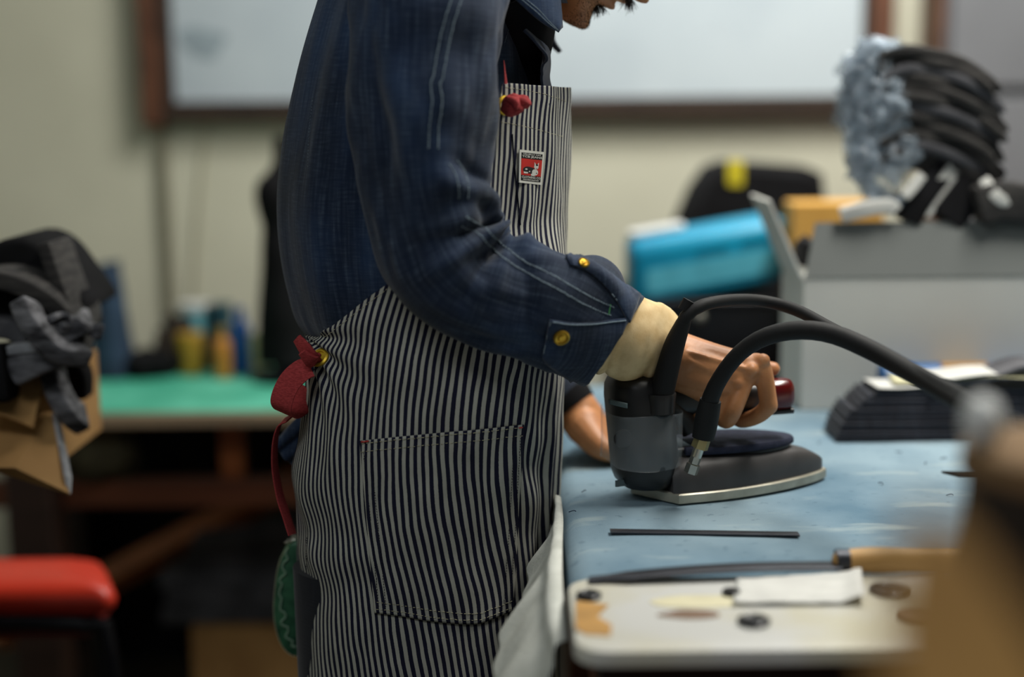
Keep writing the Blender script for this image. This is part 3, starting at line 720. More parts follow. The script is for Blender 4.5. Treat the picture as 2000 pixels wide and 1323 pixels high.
# padded top with rounded edges, slightly uneven
nu, nv = 150, 110
xs_ = np.linspace(tbx0, tbx1, nu); ys_ = np.linspace(ty0, ty1, nv)
X, Y = np.meshgrid(xs_, ys_, indexing='ij')
Z = T + 0.0011*fbm(p3(X*7, Y*7), 21)
ed = np.minimum(np.minimum(X-tbx0, tbx1-X), np.minimum(Y-ty0, ty1-Y))
Z = Z - 0.010*np.exp(-ed/0.006)-0.004*np.exp(-ed/0.03)
def skirtgrid(X, Y, Z, zb):
    """top grid with a rounded skirt going down to zb"""
    P = np.stack([X, Y, Z], -1)
    per = np.concatenate([P[:, 0], P[-1, 1:], P[-2::-1, -1], P[0, -2:0:-1]])
    cx, cy = per[:, 0].mean(), per[:, 1].mean()
    nu, nv = X.shape; F = grid_faces(nu, nv); V_ = P.reshape(-1, 3).tolist()
    idx = [i*nv for i in range(nu)]+[(nu-1)*nv+j for j in range(1, nv)]+[i*nv+nv-1 for i in range(nu-2, -1, -1)]+[j for j in range(nv-2, 0, -1)]
    prev = idx
    for dz, in_ in ((0.006, 0.003), (0.016, 0.004), (None, 0.0)):
        cur = []
        for k, i in enumerate(idx):
            x, y, z = V_[i]
            sx = -in_ if x <= tbx0+1e-6 else (in_ if x >= tbx1-1e-6 else 0); sy = -in_ if y <= ty0+1e-6 else (in_ if y >= ty1-1e-6 else 0)
            cur.append(len(V_)); V_.append([x+sx, y+sy, z-dz if dz else zb])
        n = len(idx)
        F += [(prev[k], cur[k], cur[(k+1) % n], prev[(k+1) % n]) for k in range(n)]; prev = cur
    F.append(tuple(prev))
    return V_, F
V_, F_ = skirtgrid(X, Y, Z, T-0.040)
mk('padded_top', V_, F_, M['bluecloth'], it, True, sharp=60)
fy0 = 1.05
b = MB(); bx(b, tbx0+0.012, tbx1-0.01, fy0, ty1-0.01, T-0.062, T-0.0405); b.build('frame_board', M['redwood'], it, bevel=0.003)
for X_ in (tbx0+0.06, tbx1-0.06):
    for Y_ in (fy0+0.05, ty1-0.06): bx(MB(), X_-0.03, X_+0.03, Y_-0.03, Y_+0.03, 0, T-0.062).build('leg', M['redwood'], it, bevel=0.003)
bx(MB(), tbx0+0.03, tbx1-0.04, fy0+0.03, fy0+0.055, T-0.15, T-0.062).build('apron_rail', M['redwood'], it, bevel=0.003)
# pale cover cloth hanging over the table's left edge
rows = []
top = cr([(0.0535, 1.52, T-0.006), (0.053, 1.43, T-0.004), (0.050, 1.36, T-0.004), (0.0475, 1.30, T-0.006), (0.046, 1.25, T-0.012), (0.046, 1.16, T-0.03)], 60)
for i, p in enumerate(top):
    s = i/59.0; row = []
    for j in range(34):
        t = j/33.0
        dep = (0.022+0.085*s)*t
        out_ = (0.004+0.085*s**0.9*(1-0.5*max(0, (s-0.8)/0.2)))*t**0.8
        fold = 0.005*t*sin(s*21+2.0)+0.003*t*sin(s*44+t*3)
        row.append((p[0]-0.002-out_-fold-0.004*sin(pi*min(1, t*6)), p[1]-0.05*t*s, p[2]+0.002+0.004*sin(pi*min(1, t*8))-dep))
    rows.append(row)
o = gridobj('cover_cloth', np.array(rows), M['palecloth']); mod_solid(o, 0.0015)
tag(o, 'pale cover cloth hanging over the left edge of the ironing table', 'cloth')

# worn white board at the table's near end
sx0, sx1, sy0, sy1 = 0.047, 0.80, 1.066, 1.2435
ws = thing('work_board', 'worn white board with brown stains at the near end of the ironing table', 'board', ((sx0+sx1)/2, (sy0+sy1)/2, T-0.0405))
P = []
def rrect_xy(x0, x1, y0, y1, r, n=6): return [((x0+x1)/2+a, (y0+y1)/2+b) for a, b in rrect(x1-x0, y1-y0, r, n)]
for z, s in ((T-0.015, 0.003), (T-0.013, 0.0), (T-0.005, 0.0), (T-0.001, 0.0015), (T+0.001, 0.005)):
    P.append([(x, y, z) for x, y in rrect_xy(sx0+s, sx1-s, sy0+s, sy1-s, 0.026)])
MB().rings(np.array(P)).build('slab', M['slab'], ws, sharp=30)
bx(MB(), sx0+0.02, sx1-0.02, sy0+0.012, sy1-0.003, T-0.0402, T-0.0152).build('base_block', M['darkwood'], ws, bevel=0.002)
def stain(name, px, py, rx, ry, mat, par, seed=1, z=T+0.0011):
    c = onz(px, py, z); th = np.linspace(0, 2*pi, 30, endpoint=False)
    k = 1+0.22*np.array([vn(np.array([cos(t)*1.3+seed*5.1, sin(t)*1.3, seed]), seed) for t in th])
    return MB().prism([(c[0]+rx*q*cos(t), c[1]+ry*q*sin(t)) for t, q in zip(th, k)], z, z+0.0005).build(name, mat, par)
mst = plain('brown_stain', lin(120, 96, 78), 0.7); mst2 = plain('tan_stain', lin(176, 134, 74), 0.7, v=0.2); mst3 = plain('yellow_stain', lin(196, 190, 160), 0.7)
stain('stain', 1350, 1202, 0.024, 0.011, mst, ws, 2)
stain('stain', 1400, 1175, 0.055, 0.016, mst3, ws, 8, T+0.00104)
c = onz(1132, 1205, T+0.002)
tp = MB(); tp.prism([(sx0+0.003, 1.112), (sx0+0.010, 1.100), (sx0+0.030, 1.096), (sx0+0.033, 1.12), (sx0+0.022, 1.14), (sx0+0.034, 1.168), (sx0+0.006, 1.178)], T+0.001, T+0.0018)
tp.build('tape_patch', mst2, ws)
for px, py, w, lab in ((1472, 1216, 0.0135, 'dark round button on the white board, nearest the table front'), (1428, 1160, 0.008, 'small dark button on the white board beside the white paper'), (1735, 1155, 0.017, 'dark oval button on the white board just below the wooden brush handle'), (1785, 1206, 0.016, 'brown button at the right of the white board by the kraft paper'), (1150, 1166, 0.011, 'dark button on the white board beside the tan tape')):
    c = onz(px, py, T+0.002)
    th = thing('button', lab, 'button', c, 'loose buttons on the white board')
    MB().lathe([(0.001, 0), (w*0.9, 0), (w, 0.001), (w, 0.0035), (w*0.85, 0.0045), (w*0.7, 0.0032), (0.001, 0.0032)], (c[0], c[1], T+0.0012), 24).build('disc', M['blackmetal'] if 'brown' not in lab else mst, th)
# paper on the board
c = onz(1560, 1150, T+0.002); nu = 22
U, Vv = np.meshgrid(np.linspace(-0.056, 0.056, nu), np.linspace(-0.042, 0.028, nu), indexing='ij')
P = np.stack([c[0]+U+0.2*Vv, c[1]+Vv, T+0.0035+0.0022*np.abs(fbm(p3(U*40, Vv*40), 5))+0.006*np.clip((U-0.03)/0.02, 0, 1)**2], -1)
o = gridobj('paper_scrap', P, M['paper']); mod_solid(o, 0.0004); tag(o, 'crumpled white paper scrap on the worn white board', 'paper')
# brush with pale wooden handle and dark blade
c0, c1 = onz(1645, 1095, T+0.012), onz(1905, 1092, T+0.012)
br = thing('spatula', 'tool with pale wooden handle and long dark blade in front of the blue cloth', 'tool', (c0[0], c0[1], T))
MB().tube([c0, c0*0.75+c1*0.25, c0*0.4+c1*0.6, c1], [0.0095, 0.012, 0.0105, 0.012], 14, n=30, round_=True).build('handle', M['woodhandle'], br)
MB().tube([c0+np.array((-0.006, 0, 0)), c0+np.array((0.006, 0, 0))], 0.0102, 14).build('ferrule', M['steel_dark'], br)
bl0, bl1 = onz(1150, 1134, T+0.003), onz(1640, 1106, T+0.008)
dv = bl1-bl0
MB().rings(np.array([[bl0+dv*t+np.array((0, a*(1.0 if t > 0.1 else 0.6), b+0.004*sin(pi*t))) for a, b in rrect(0.022, 0.003, 0.0012, 2)] for t in np.linspace(0, 1, 14)])).build('blade', M['steel_dark'], br, sharp=60)
# dark thin rod on the blue cloth
a, b = onz(1192, 1038, T+0.0022), onz(1560, 1044, T+0.0022)
rd = thing('ruler', 'thin dark metal ruler lying on the blue cloth in front of the iron', 'ruler', a)
dv = b-a
MB().rings(np.array([[a+dv*t+np.array((0, p_, q_)) for p_, q_ in rrect(0.012, 0.0022, 0.0008, 2)] for t in (0, 1)])).build('strip', M['steel_dark'], rd, sharp=60)

# ------------------------------------------------------------------ stack of folded denim pieces and things by it
NM = 11; e0 = onz(1640, 868, T)
ends = [1640, 1643, 1648, 1652, 1660, 1664, 1672, 1690, 1700, 1712, 1730]
th_ = 0.0056
for i in range(NM):
    z = T+0.002+i*th_
    a = onz(ends[i], 868-i*8.2, z); x0 = a[0]; y0 = e0[1]+0.005+0.0018*i+0.003*random.random()
    rows = []
    for t in np.linspace(0, 1, 12):
        x = x0+(0.40)*t
        rows.append([(x, y0+0.0375+p_, z+th_*0.5+q_+0.0006*sin(9*t+i)) for p_, q_ in rrect(0.075, th_*0.94, th_*0.42, 3)])
    o = MB().rings(np.array(rows)).build('denim_piece', M['dkdenim'])
    U = np.zeros((len(o.data.vertices), 2)); 
    for k, v in enumerate(o.data.vertices): U[k] = (v.co.x, v.co.y+v.co.z)
    L = o.data.uv_layers.new(name='UVMap'); vi = np.zeros(len(o.data.loops), dtype=np.int32); o.data.loops.foreach_get('vertex_index', vi); L.data.foreach_set('uv', U[vi].astype(np.float32).ravel())
    nm = ['lowest', 'second', 'third', 'fourth', 'fifth', 'sixth', 'seventh', 'eighth', 'ninth', 'tenth', 'topmost'][i]
    tag(o, f'black denim piece in the stack on the blue cloth, {nm} counting up from the cloth', 'denim', 'stacked black denim pieces')
ZS = T+0.002+NM*th_
for i, (px, w, rz, m, lab) in enumerate(((1790, 0.16, 0.05, 'paper', 'white paper sheet lying on the black denim stack'), (1840, 0.17, -0.12, 'paper_cream', 'cream paper sheet between two white sheets on the denim stack'), (1900, 0.18, 0.16, 'paper', 'uppermost white paper sheet on the black denim stack'))):
    c = at(px, 768, 1.86); U, Vv = np.meshgrid(np.linspace(-w/2, w/2, 20), np.linspace(-0.032, 0.032, 10), indexing='ij')
    Q = np.stack([c[0]+U*cos(rz)-Vv*sin(rz), 1.795+U*sin(rz)+Vv*cos(rz), ZS+0.002+0.0045*i+0.004*(1+np.sin(U*30+i))+0.01*np.clip(U/w, 0, 1)], -1)
    o = gridobj('paper_sheet', Q, M[m]); mod_solid(o, 0.0006, 1); tag(o, lab, 'paper')
c = at(1930, 762, 1.78); U, Vv = np.meshgrid(np.linspace(-0.09, 0.2, 30), np.linspace(-0.03, 0.03, 10), indexing='ij')
Q = np.stack([c[0]+U, 1.79+Vv, ZS+0.003+0.024*np.exp(-((U-0.05)/0.05)**2)], -1)
o = gridobj('denim_piece', Q, M['greyfab']); mod_solid(o, 0.005, 1); tag(o, 'dark cloth piece arched over the top of the black denim stack', 'cloth')
a = at(1735, 741, 1.912)
o = MB(); bx(o, a[0], a[0]+0.3, 1.885, 1.936, T+0.0005, a[2]-0.0222); o = o.build('carton', M['card_white'], bevel=0.002); tag(o, 'flat white carton beneath the blue tube, behind the denim stack', 'box')
# blue tube with tan label
a, b = at(1718, 741, 1.912), at(2080, 745, 1.912)
zr = a[2]
bt = thing('blue_tube', 'blue tube with a tan label lying against the white box', 'tube', (a[0], 1.912, T))
MB().lathe([(0.001, 0), (0.018, 0), (0.0215, 0.004), (0.0215, b[0]-a[0]-0.004), (0.018, b[0]-a[0]), (0.001, b[0]-a[0])], (a[0], 1.912, zr), 28, R=Ry(pi/2)).build('body', M['blue_plastic'], bt)
l0, l1 = at(1835, 741, 1.912)[0], at(1925, 741, 1.912)[0]
MB().lathe([(0.0216, l0-a[0]), (0.0222, l0-a[0]), (0.0222, l1-a[0]), (0.0216, l1-a[0])], (a[0], 1.912, zr), 28, R=Ry(pi/2)).build('label_band', M['card'], bt)
c = onz(1716, 782, T); yp = thing('clip', 'small yellow plastic clip beside the denim stack', 'clip', c)
bb = MB(); bb.box((c[0], c[1], T+0.008), (0.016, 0.012, 0.014), 0.4); bb.box((c[0]+0.006, c[1]+0.004, T+0.018), (0.006, 0.014, 0.010), 0.9); bb.build('body', M['yellow_plastic'], yp, bevel=0.002)
a, b = onz(1632, 779, T+0.006), onz(1704, 777, T+0.006)
mkp = thing('marker_pen', 'dark marker pen lying at the foot of the white box', 'pen', a)
MB().tube([a, a*0.3+b*0.7], 0.006, 14).build('barrel', M['darkbrown'], mkp); MB().tube([a*0.28+b*0.72, b], 0.0055, 14).build('cap', M['blackmetal'], mkp)
# lint and a small dark triangle of cloth
c = onz(1862, 928, T)
o = MB().prism([(c[0]-0.012, c[1]+0.006), (c[0]+0.05, c[1]+0.004), (c[0]+0.045, c[1]-0.012), (c[0]+0.004, c[1]-0.012)], T+0.001, T+0.003).build('cloth_scrap', M['blackcloth'], smooth=False)
tag(o, 'small black cloth scrap on the blue cloth before the denim stack', 'scrap')
mb = MB()
for px, py, rot in ((1807, 905, 1.2), (1843, 896, 0.1), (1632, 862, 0.4), (1108, 905, 0.5), (1140, 960, 0.9), (1855, 968, 0.1), (1720, 945, 2.0), (1600, 865, 0.9), (1755, 884, 2.2), (1118, 1000, 0.2)):
    c = onz(px, py, T+0.0015); l = 0.004
    mb.tube([c+np.array((-l*cos(rot), -l*sin(rot), 0)), c+np.array((0.0015, 0.001, 0.001)), c+np.array((l*cos(rot), l*sin(rot), 0))], 0.0005, 5, n=6)
o = mb.build('thread_lint', M['navyfab']); tag(o, 'bits of dark blue thread lint scattered over the blue cloth', 'lint', kind='stuff')

# ------------------------------------------------------------------ white box with open flaps and the fabric bundle on it
d = 1.94; a = at(1571, 546, d); bz = T-0.0
x0, x1 = a[0], a[0]+0.40; zr = a[2]; y0, y1 = d+0.002, 2.10
wbx = thing('storage_box', 'white cardboard box with raised grey flaps on the ironing table', 'box', ((x0+x1)/2, (y0+y1)/2, T))
b = MB(); bx(b, x0, x1, y0, y0+0.004, T, zr); bx(b, x0, x1, y1-0.004, y1, T, zr); bx(b, x0, x0+0.004, y0+0.004, y1-0.004, T, zr); bx(b, x1-0.004, x1, y0+0.004, y1-0.004, T, zr); bx(b, x0+0.004, x1-0.004, y0+0.004, y1-0.004, T+0.001, T+0.005)
bx(b, x0+0.004, x1-0.004, y0+0.004, y1-0.004, zr-0.012, zr-0.008)
b.build('body', M['card_white'], wbx, smooth=False)
tl = at(1592, 436, d+0.035)
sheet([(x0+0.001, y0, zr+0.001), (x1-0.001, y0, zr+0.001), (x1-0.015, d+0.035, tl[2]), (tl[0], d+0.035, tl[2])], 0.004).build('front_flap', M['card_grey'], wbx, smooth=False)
f0 = at(1504, 393, d+0.01); f1 = at(1492, 392, d+0.14)
sheet([(x0-0.001, y0+0.003, zr), (x0-0.001, y1-0.004, zr), (f0[0]-0.002, y1-0.012, f0[2]), (f0[0], y0+0.012, f0[2])], 0.004).build('side_flap', M['card_white'], wbx, smooth=False)
# orange cardboard box inside/behind
oc = thing('cardboard_box', 'orange cardboard box behind the raised grey flap', 'box', (0.55, 2.2, RZ_))
d2 = 2.37; xa, xb = at(1550, 430, d2)[0], at(1725, 430, d2)[0]; zt2 = at(1600, 397, d2)[2]
bx(MB(), xa, xb, d2, d2+0.09, RZ_, zt2).build('body', M['card_orange'], oc, bevel=0.004)
fo = MB(); bx(fo, xa, xb, d2-0.003, d2, zt2-0.09, zt2-0.002); fo.build('flap', M['card_orange'], oc, smooth=False)
# bundle of cut charcoal cloth wrapped in clear plastic
dB = 2.02
zb0 = zr-0.004
def P2(px, py, dd=dB): return at(px, py, dd)
cen = P2(1825, 225); wB = 255*dB/FPX; hB = 300*dB/FPX
bd = thing('fabric_bundle', 'big bundle of dark cut fabric half wrapped in crinkled clear plastic on the white box', 'bundle', (cen[0], dB, zb0))
NL = 13
pts0 = [(1690, 150), (1700, 112), (1730, 92), (1790, 92), (1860, 108), (1915, 140), (1938, 190)]
for i in range(NL):
    t = i/(NL-1); off = 238*t
    path = []
    for k, (px, py) in enumerate([(1702, 120), (1745, 100), (1800, 104), (1862, 122), (1912, 152), (1932, 176)]):
        sh = 26*sin(pi*t)+ (12*t)
        path.append(P2(px+sh*0.4-10*t+random.uniform(-3, 3)+(random.uniform(-10, 12) if k == 5 else 0), py+off*(0.9+0.06*k/5)+0, dB+0.01*random.uniform(-1, 1)))
    Q = cr(path, 26); rows = []
    for j in range(26):
        e = 1.0 if 0 < j < 25 else 0.55
        rows.append([Q[j]+np.array((0, a_*(1-0.15*abs(t-0.5)), b_*e)) for a_, b_ in rrect(0.085, 0.0155, 0.006, 3)])
    MB().rings(np.array(rows)).build('cloth_layer', M['charcoal'] if i % 4 != 2 else M['greyfab'], bd)
# plastic wrap: crinkled shell around the left side and bottom
nu, nv = 54, 30
U, Vv = np.meshgrid(np.linspace(0, 1, nu), np.linspace(-1, 1, nv), indexing='ij')
wp = cr([(1752, 92, 0), (1700, 100, 0), (1672, 140, 0), (1662, 200, 0), (1676, 270, 0), (1684, 340, 0), (1720, 385, 0), (1790, 392, 0)], nu)
Pw = np.array([[P2(wp[i][0]+26*fbm(np.array([i*0.21, j*0.25, 3.0]), 31, 3)*1.0, wp[i][1]+18*fbm(np.array([i*0.25, j*0.3, 9.0]), 37, 3), dB+0.052*(-1+2*j/(nv-1))) for j in range(nv)] for i in range(nu)])
o = gridobj('plastic_wrap', Pw, M['wrap'], bd); mod_solid(o, 0.0006)
wads = MB()
for px, py, rr, sd_ in ((1692, 118, 0.022, 1), (1672, 150, 0.028, 2), (1668, 205, 0.030, 3), (1700, 255, 0.034, 4), (1690, 300, 0.03, 5), (1716, 335, 0.034, 6), (1745, 215, 0.03, 7), (1752, 300, 0.036, 8), (1716, 180, 0.03, 9)):
    blob(wads, P2(px, py, dB-0.036), (rr*0.8, 0.016, rr), sd_, 0.7, 3.4, 16, 22)
wads.build('crumpled_plastic', M['wrap'], bd, sharp=0)
MB().tube([P2(1716, 92, dB-0.03), P2(1708, 82, dB-0.03), P2(1700, 96, dB-0.03)], 0.010, 8, n=12, round_=True).build('plastic_knot', M['wrap'], bd)
# loose pieces in front of the bundle
d3 = 1.972
o = sheet([P2(1786, 402, d3), P2(1812, 426, d3+0.004), P2(1916, 305, d3+0.03), P2(1884, 283, d3+0.026)], 0.006).build('card_strip', M['paper'], smooth=False)
tag(o, 'white card strip leaning diagonally before the dark bundle', 'card')
strip('dark_cloth', [(1770, 432, d3+0.01), (1800, 380, d3+0.015), (1850, 320, d3+0.035)], d3, 0.03, 0.035, M['blackcloth'], 'black cloth roll lying left of the white diagonal card strip', 'cloth')
strip('dark_cloth', [(1845, 432, d3+0.01), (1880, 385, d3+0.02), (1935, 318, d3+0.035)], d3, 0.03, 0.05, M['blackcloth'], 'black cloth roll lying right of the white diagonal card strip', 'cloth')
strip('dark_cloth', [(1905, 405, d3), (1950, 392, d3), (2040, 402, d3)], d3, 0.05, 0.055, M['charcoal'], 'charcoal fuzzy cloth roll at the right end of the white box', 'cloth')
strip('white_ribbon', [(1920, 352, d3-0.01), (1940, 378, d3-0.02), (1962, 392, d3-0.02), (1985, 366, d3-0.01)], d3, 0.012, 0.016, M['paper'], 'curled white ribbon of cloth beside the charcoal roll', 'ribbon')
strip('white_ribbon', [(1642, 420, d3), (1690, 408, d3-0.005), (1732, 402, d3), (1746, 412, d3)], d3, 0.03, 0.02, M['paper'], 'white folded cloth strip at the left corner of the white box', 'cloth')
strip('white_ribbon', [(1765, 384, d3-0.01), (1782, 366, d3-0.005), (1800, 342, d3)], d3, 0.01, 0.014, M['paper'], 'narrow white strip between the dark bundle and the diagonal card', 'ribbon')
o = blob(MB(), P2(1572, 492, 2.03), (0.016, 0.012, 0.022), 3, 0.15).build('dark_spool', M['blackmetal']); tag(o, 'small dark spool wedged between the grey flaps of the box', 'spool')
o.location = Vector((0, 0, 0))

# ------------------------------------------------------------------ near foreground, far out of focus
nb = thing('side_bench', 'low side bench at the right front of the ironing table', 'bench', (0.35, 0.62, 0))
bx(MB(), 0.06, 0.70, 0.16, 0.92, 0.80, 0.83).build('bench_top', M['redwood'], nb, bevel=0.003)
for X_ in (0.12, 0.66):
    for Y_ in (0.36, 0.88): bx(MB(), X_-0.025, X_+0.025, Y_-0.025, Y_+0.025, 0, 0.80).build('leg', M['redwood'], nb, bevel=0.003)
dR = 0.78; cR = at(2060, 1000, dR+0.06); rR = at(2060, 1000, dR+0.06)[0]-at(1880, 1000, dR+0.06)[0]
zt4 = at(1900, 835, dR+0.045)[2]-0.0145; zt3 = zt4-0.020
rl = thing('cloth_roll', 'upright dark brown cloth roll with tan band in the right foreground', 'cloth roll', (cR[0], dR+0.06, 0.83))
A = np.linspace(0, 2*pi, 40, endpoint=False)
P = np.array([[(cR[0]+rR*s*(1+0.05*sin(3*a+z*20))*cos(a), dR+0.06+rR*s*(1+0.05*cos(2*a+z*11))*sin(a), z) for a in A] for z, s in zip(np.linspace(0.83, zt3, 20), np.linspace(1.02, 0.98, 20))])
MB().rings(P).build('roll', M['darkbrown'], rl)
P = np.array([[(cR[0]+rR*s*cos(a), dR+0.06+rR*s*sin(a), z) for a in A] for z, s in ((zt3, 1.0), (zt3+0.002, 1.02), (zt4-0.004, 1.0), (zt4, 0.9), (zt4+0.001, 0.2))])
MB().rings(P).build('tan_band', plain('brown_paper_band', lin(122, 96, 66), 0.85), rl)
c = at(1898, 832, dR+0.03); 
o = blob(MB(), (at(1918, 835, dR+0.058)[0], dR+0.058, zt4+0.0145), (0.0125, 0.0125, 0.0165), 4, 0.12).build('cotton_wad', M['white_plastic'])
tag(o, 'white cotton wad on top of the dark brown roll in the right foreground', 'cotton')
# tan kraft paper leaning, very near
dK = 0.46
kp = [at(1768, 985, 0.44), at(1795, 962, 0.44), at(1850, 1005, 0.44), at(1930, 1100, 0.43), at(2010, 1220, 0.42), at(2120, 1400, 0.40), at(2260, 1850, 0.32), at(1640, 1850, 0.32), at(1722, 1250, 0.40), at(1744, 1100, 0.42)]
kp = np.array(kp); zlo = 0.831
A3 = kp[[1, 4, 8]]; nk = np.cross(A3[1]-A3[0], A3[2]-A3[0])
for q in kp:
    q[1] = A3[0][1]-(nk[0]*(q[0]-A3[0][0])+nk[2]*(q[2]-A3[0][2]))/nk[1]
kp[6][2] = kp[7][2] = zlo; 
for q in kp[6:8]: q[1] = A3[0][1]-(nk[0]*(q[0]-A3[0][0])+nk[2]*(q[2]-A3[0][2]))/nk[1]
o = sheet(kp, 0.0012).build('kraft_sheet', M['kraft'], smooth=False); tag(o, 'tan kraft paper sheet standing up in the nearest right foreground', 'paper')

# ------------------------------------------------------------------ the steam iron
IA = radians(15.2); ax = np.array((cos(IA), sin(IA), 0)); bxv = np.array((-sin(IA), cos(IA), 0)); UP = np.array((0, 0, 1.0))
IR = onz(1232, 968, T); IR[2] = T+0.0018
def I(u, v, w): return IR+ax*u+bxv*v+UP*w
iron = thing('steam_iron', 'industrial steam iron with dark housing and red grip standing on the blue cloth', 'iron', IR)
def sole_out(s=0.0):
    pts = [(0.0+s, 0.0), (0.034+s*0.5, -0.0565+s)]
    near = cr([(0.034+s*0.5, -0.0565+s), (0.09, -0.0545+s), (0.150, -0.043+s), (0.195, -0.027+s), (0.224-s, -0.012+s*0.4), (0.236-s, -0.0015)], 26)
    far = [(u, -v) for u, v in near[::-1]]
    return [tuple(p) for p in pts[:1]]+[tuple(q[:2]) for q in near]+far
so = sole_out()
P = np.array([[I(u, v, w) for u, v in sole_out(s)] for w, s in ((0.0, 0.0015), (0.001, 0), (0.0098, 0), (0.0112, 0.0015))])
MB().rings(P).build('sole_plate', M['sole'], iron, sharp=35)
# housing: loft of cross-sections along the iron
hz_u = [0.030, 0.034, 0.045, 0.09, 0.13, 0.16, 0.19, 0.21, 0.224, 0.230]
hz_w = [0.050, 0.0530, 0.0535, 0.0515, 0.045, 0.036, 0.0255, 0.0165, 0.0085, 0.003]
hz_h = [0.030, 0.033, 0.036, 0.037, 0.036, 0.0345, 0.030, 0.0245, 0.017, 0.012]
uu = np.linspace(0.030, 0.230, 44); ps = np.linspace(0, pi, 36); rows = []
for q in uu:
    w, h = np.interp(q, hz_u, hz_w), np.interp(q, hz_u, hz_h)
    rows.append([I(q, -w*np.sign(cos(p))*abs(cos(p))**0.45, 0.0112+h*abs(sin(p))**0.62) for p in ps])
MB().rings(np.array(rows)).build('housing', M['dark_plastic'], iron, sharp=50)
# raised deck and heat guard
dk = [(0.06, 0.0)]+[tuple(q) for q in cr([(0.062, -0.030), (0.10, -0.034), (0.145, -0.030), (0.178, -0.017), (0.188, -0.003)], 16)[:, :2]]
dk = dk+[(u, -v) for u, v in dk[:0:-1]]
MB().prism(dk, 0.040, 0.0476, fn=lambda q: I(q[0], q[1], q[2])).build('deck', M['black_plastic'], iron, bevel=0.003)
hg = [tuple(q) for q in cr([(0.05, -0.036), (0.09, -0.041), (0.135, -0.038), (0.170, -0.026), (0.190, -0.010), (0.193, -0.002)], 20)[:, :2]]
hg = hg+[(u, -v) for u, v in hg[::-1]]
P = np.array([[I(0.12+(u-0.12)*s, v*s, w-0.10*max(0, u-0.13)**1.4) for u, v in hg] for w, s in ((0.0478, 0.985), (0.049, 1.0), (0.0535, 1.0), (0.0555, 0.975))])
MB().rings(P).build('heat_guard', M['navy_felt'], iron, sharp=50)
# control box at the heel
bc = at(1249, 850, 1.505); bcx, bcy = bc[0], bc[1]; zb0_, zb1_ = T+0.013, at(1250, 727, 1.505)[2]
hB_ = zb1_-zb0_; rows = []
for f, s in ((0.0, 0.45), (0.02, 0.72), (0.08, 0.92), (0.16, 1.0), (0.5, 1.0), (0.80, 1.0), (0.90, 0.96), (0.96, 0.86), (0.99, 0.66), (1.0, 0.4)):
    rows.append([(bcx+a*s+(0.012*(1-f)-0.004), bcy+b*s, zb0_+hB_*f) for a, b in [(p[0]*cos(IA)-p[1]*sin(IA), p[0]*sin(IA)+p[1]*cos(IA)) for p in rrect(0.071, 0.078, 0.033, 8)]])
MB().rings(np.array(rows)).build('control_box', M['black_plastic'], iron, sharp=60)
# link from box to housing
MB().box(I(0.040, 0, 0.034), (0.05, 0.062, 0.044), IA).build('heel_block', M['black_plastic'], iron, bevel=0.006)
# clear film wrapped around the box
fz0, fz1 = at(1250, 915, 1.47)[2], at(1250, 812, 1.47)[2]
A = np.linspace(radians(150), radians(372), 60); nv = 16
Pf = np.zeros((60, nv, 3))
for i, a_ in enumerate(A):
    for j in range(nv):
        t = j/(nv-1); r_ = 0.0408+0.0012*vn(np.array([i*0.22, t*2.5, 2.0]), 5)
        lobe = -0.012*(t < 0.3)*0
        e = 1.0/max(abs(cos(a_-IA))**4+abs(sin(a_-IA))**4, 0.2)**0.25
        Pf[i, j] = (bcx+0.0015+r_*0.97*e*cos(a_), bcy+r_*e*sin(a_), fz0+(fz1-fz0)*t+0.0035*(1-t)*sin(i*0.13))
o = gridobj('plastic_wrap', Pf, M['film'], iron); mod_solid(o, 0.0005)
def front_pt(px, py, r=0.0405):
    """point on the near face of the control box"""
    x = at(px, py, bcy-r)[0]; return np.array((x, bcy-r+0.012*((x-bcx)/0.04)**2, at(px, py, bcy-r)[2]))
def badge(name, px0, px1, py0, py1, mat, r=0.0395):
    P = np.array([[front_pt(px0+(px1-px0)*i/8, py0+(py1-py0)*j/3+(i/8)*6, r) for j in range(4)] for i in range(9)])
    o = gridobj(name, P, mat, iron); mod_solid(o, 0.0008, 0); return o
badge('name_strip', 1190, 1226, 783, 793, plain('teal_grey_print', lin(96, 112, 114), 0.5), 0.0412)
lb = MB().box(I(-0.018, -0.030, 0.022), (0.022, 0.002, 0.007), IA+0.15).build('rating_plate', plain('grey_print', lin(84, 96, 98), 0.5), iron)
MB().lathe([(0.001, 0), (0.0095, 0), (0.0105, 0.0015), (0.0095, 0.003), (0.001, 0.003)], (0, 0, 0), 24, R=Rx(pi/2)).build('dial', M['black_plastic'], iron).location = Vector(front_pt(1218, 858, 0.0365))
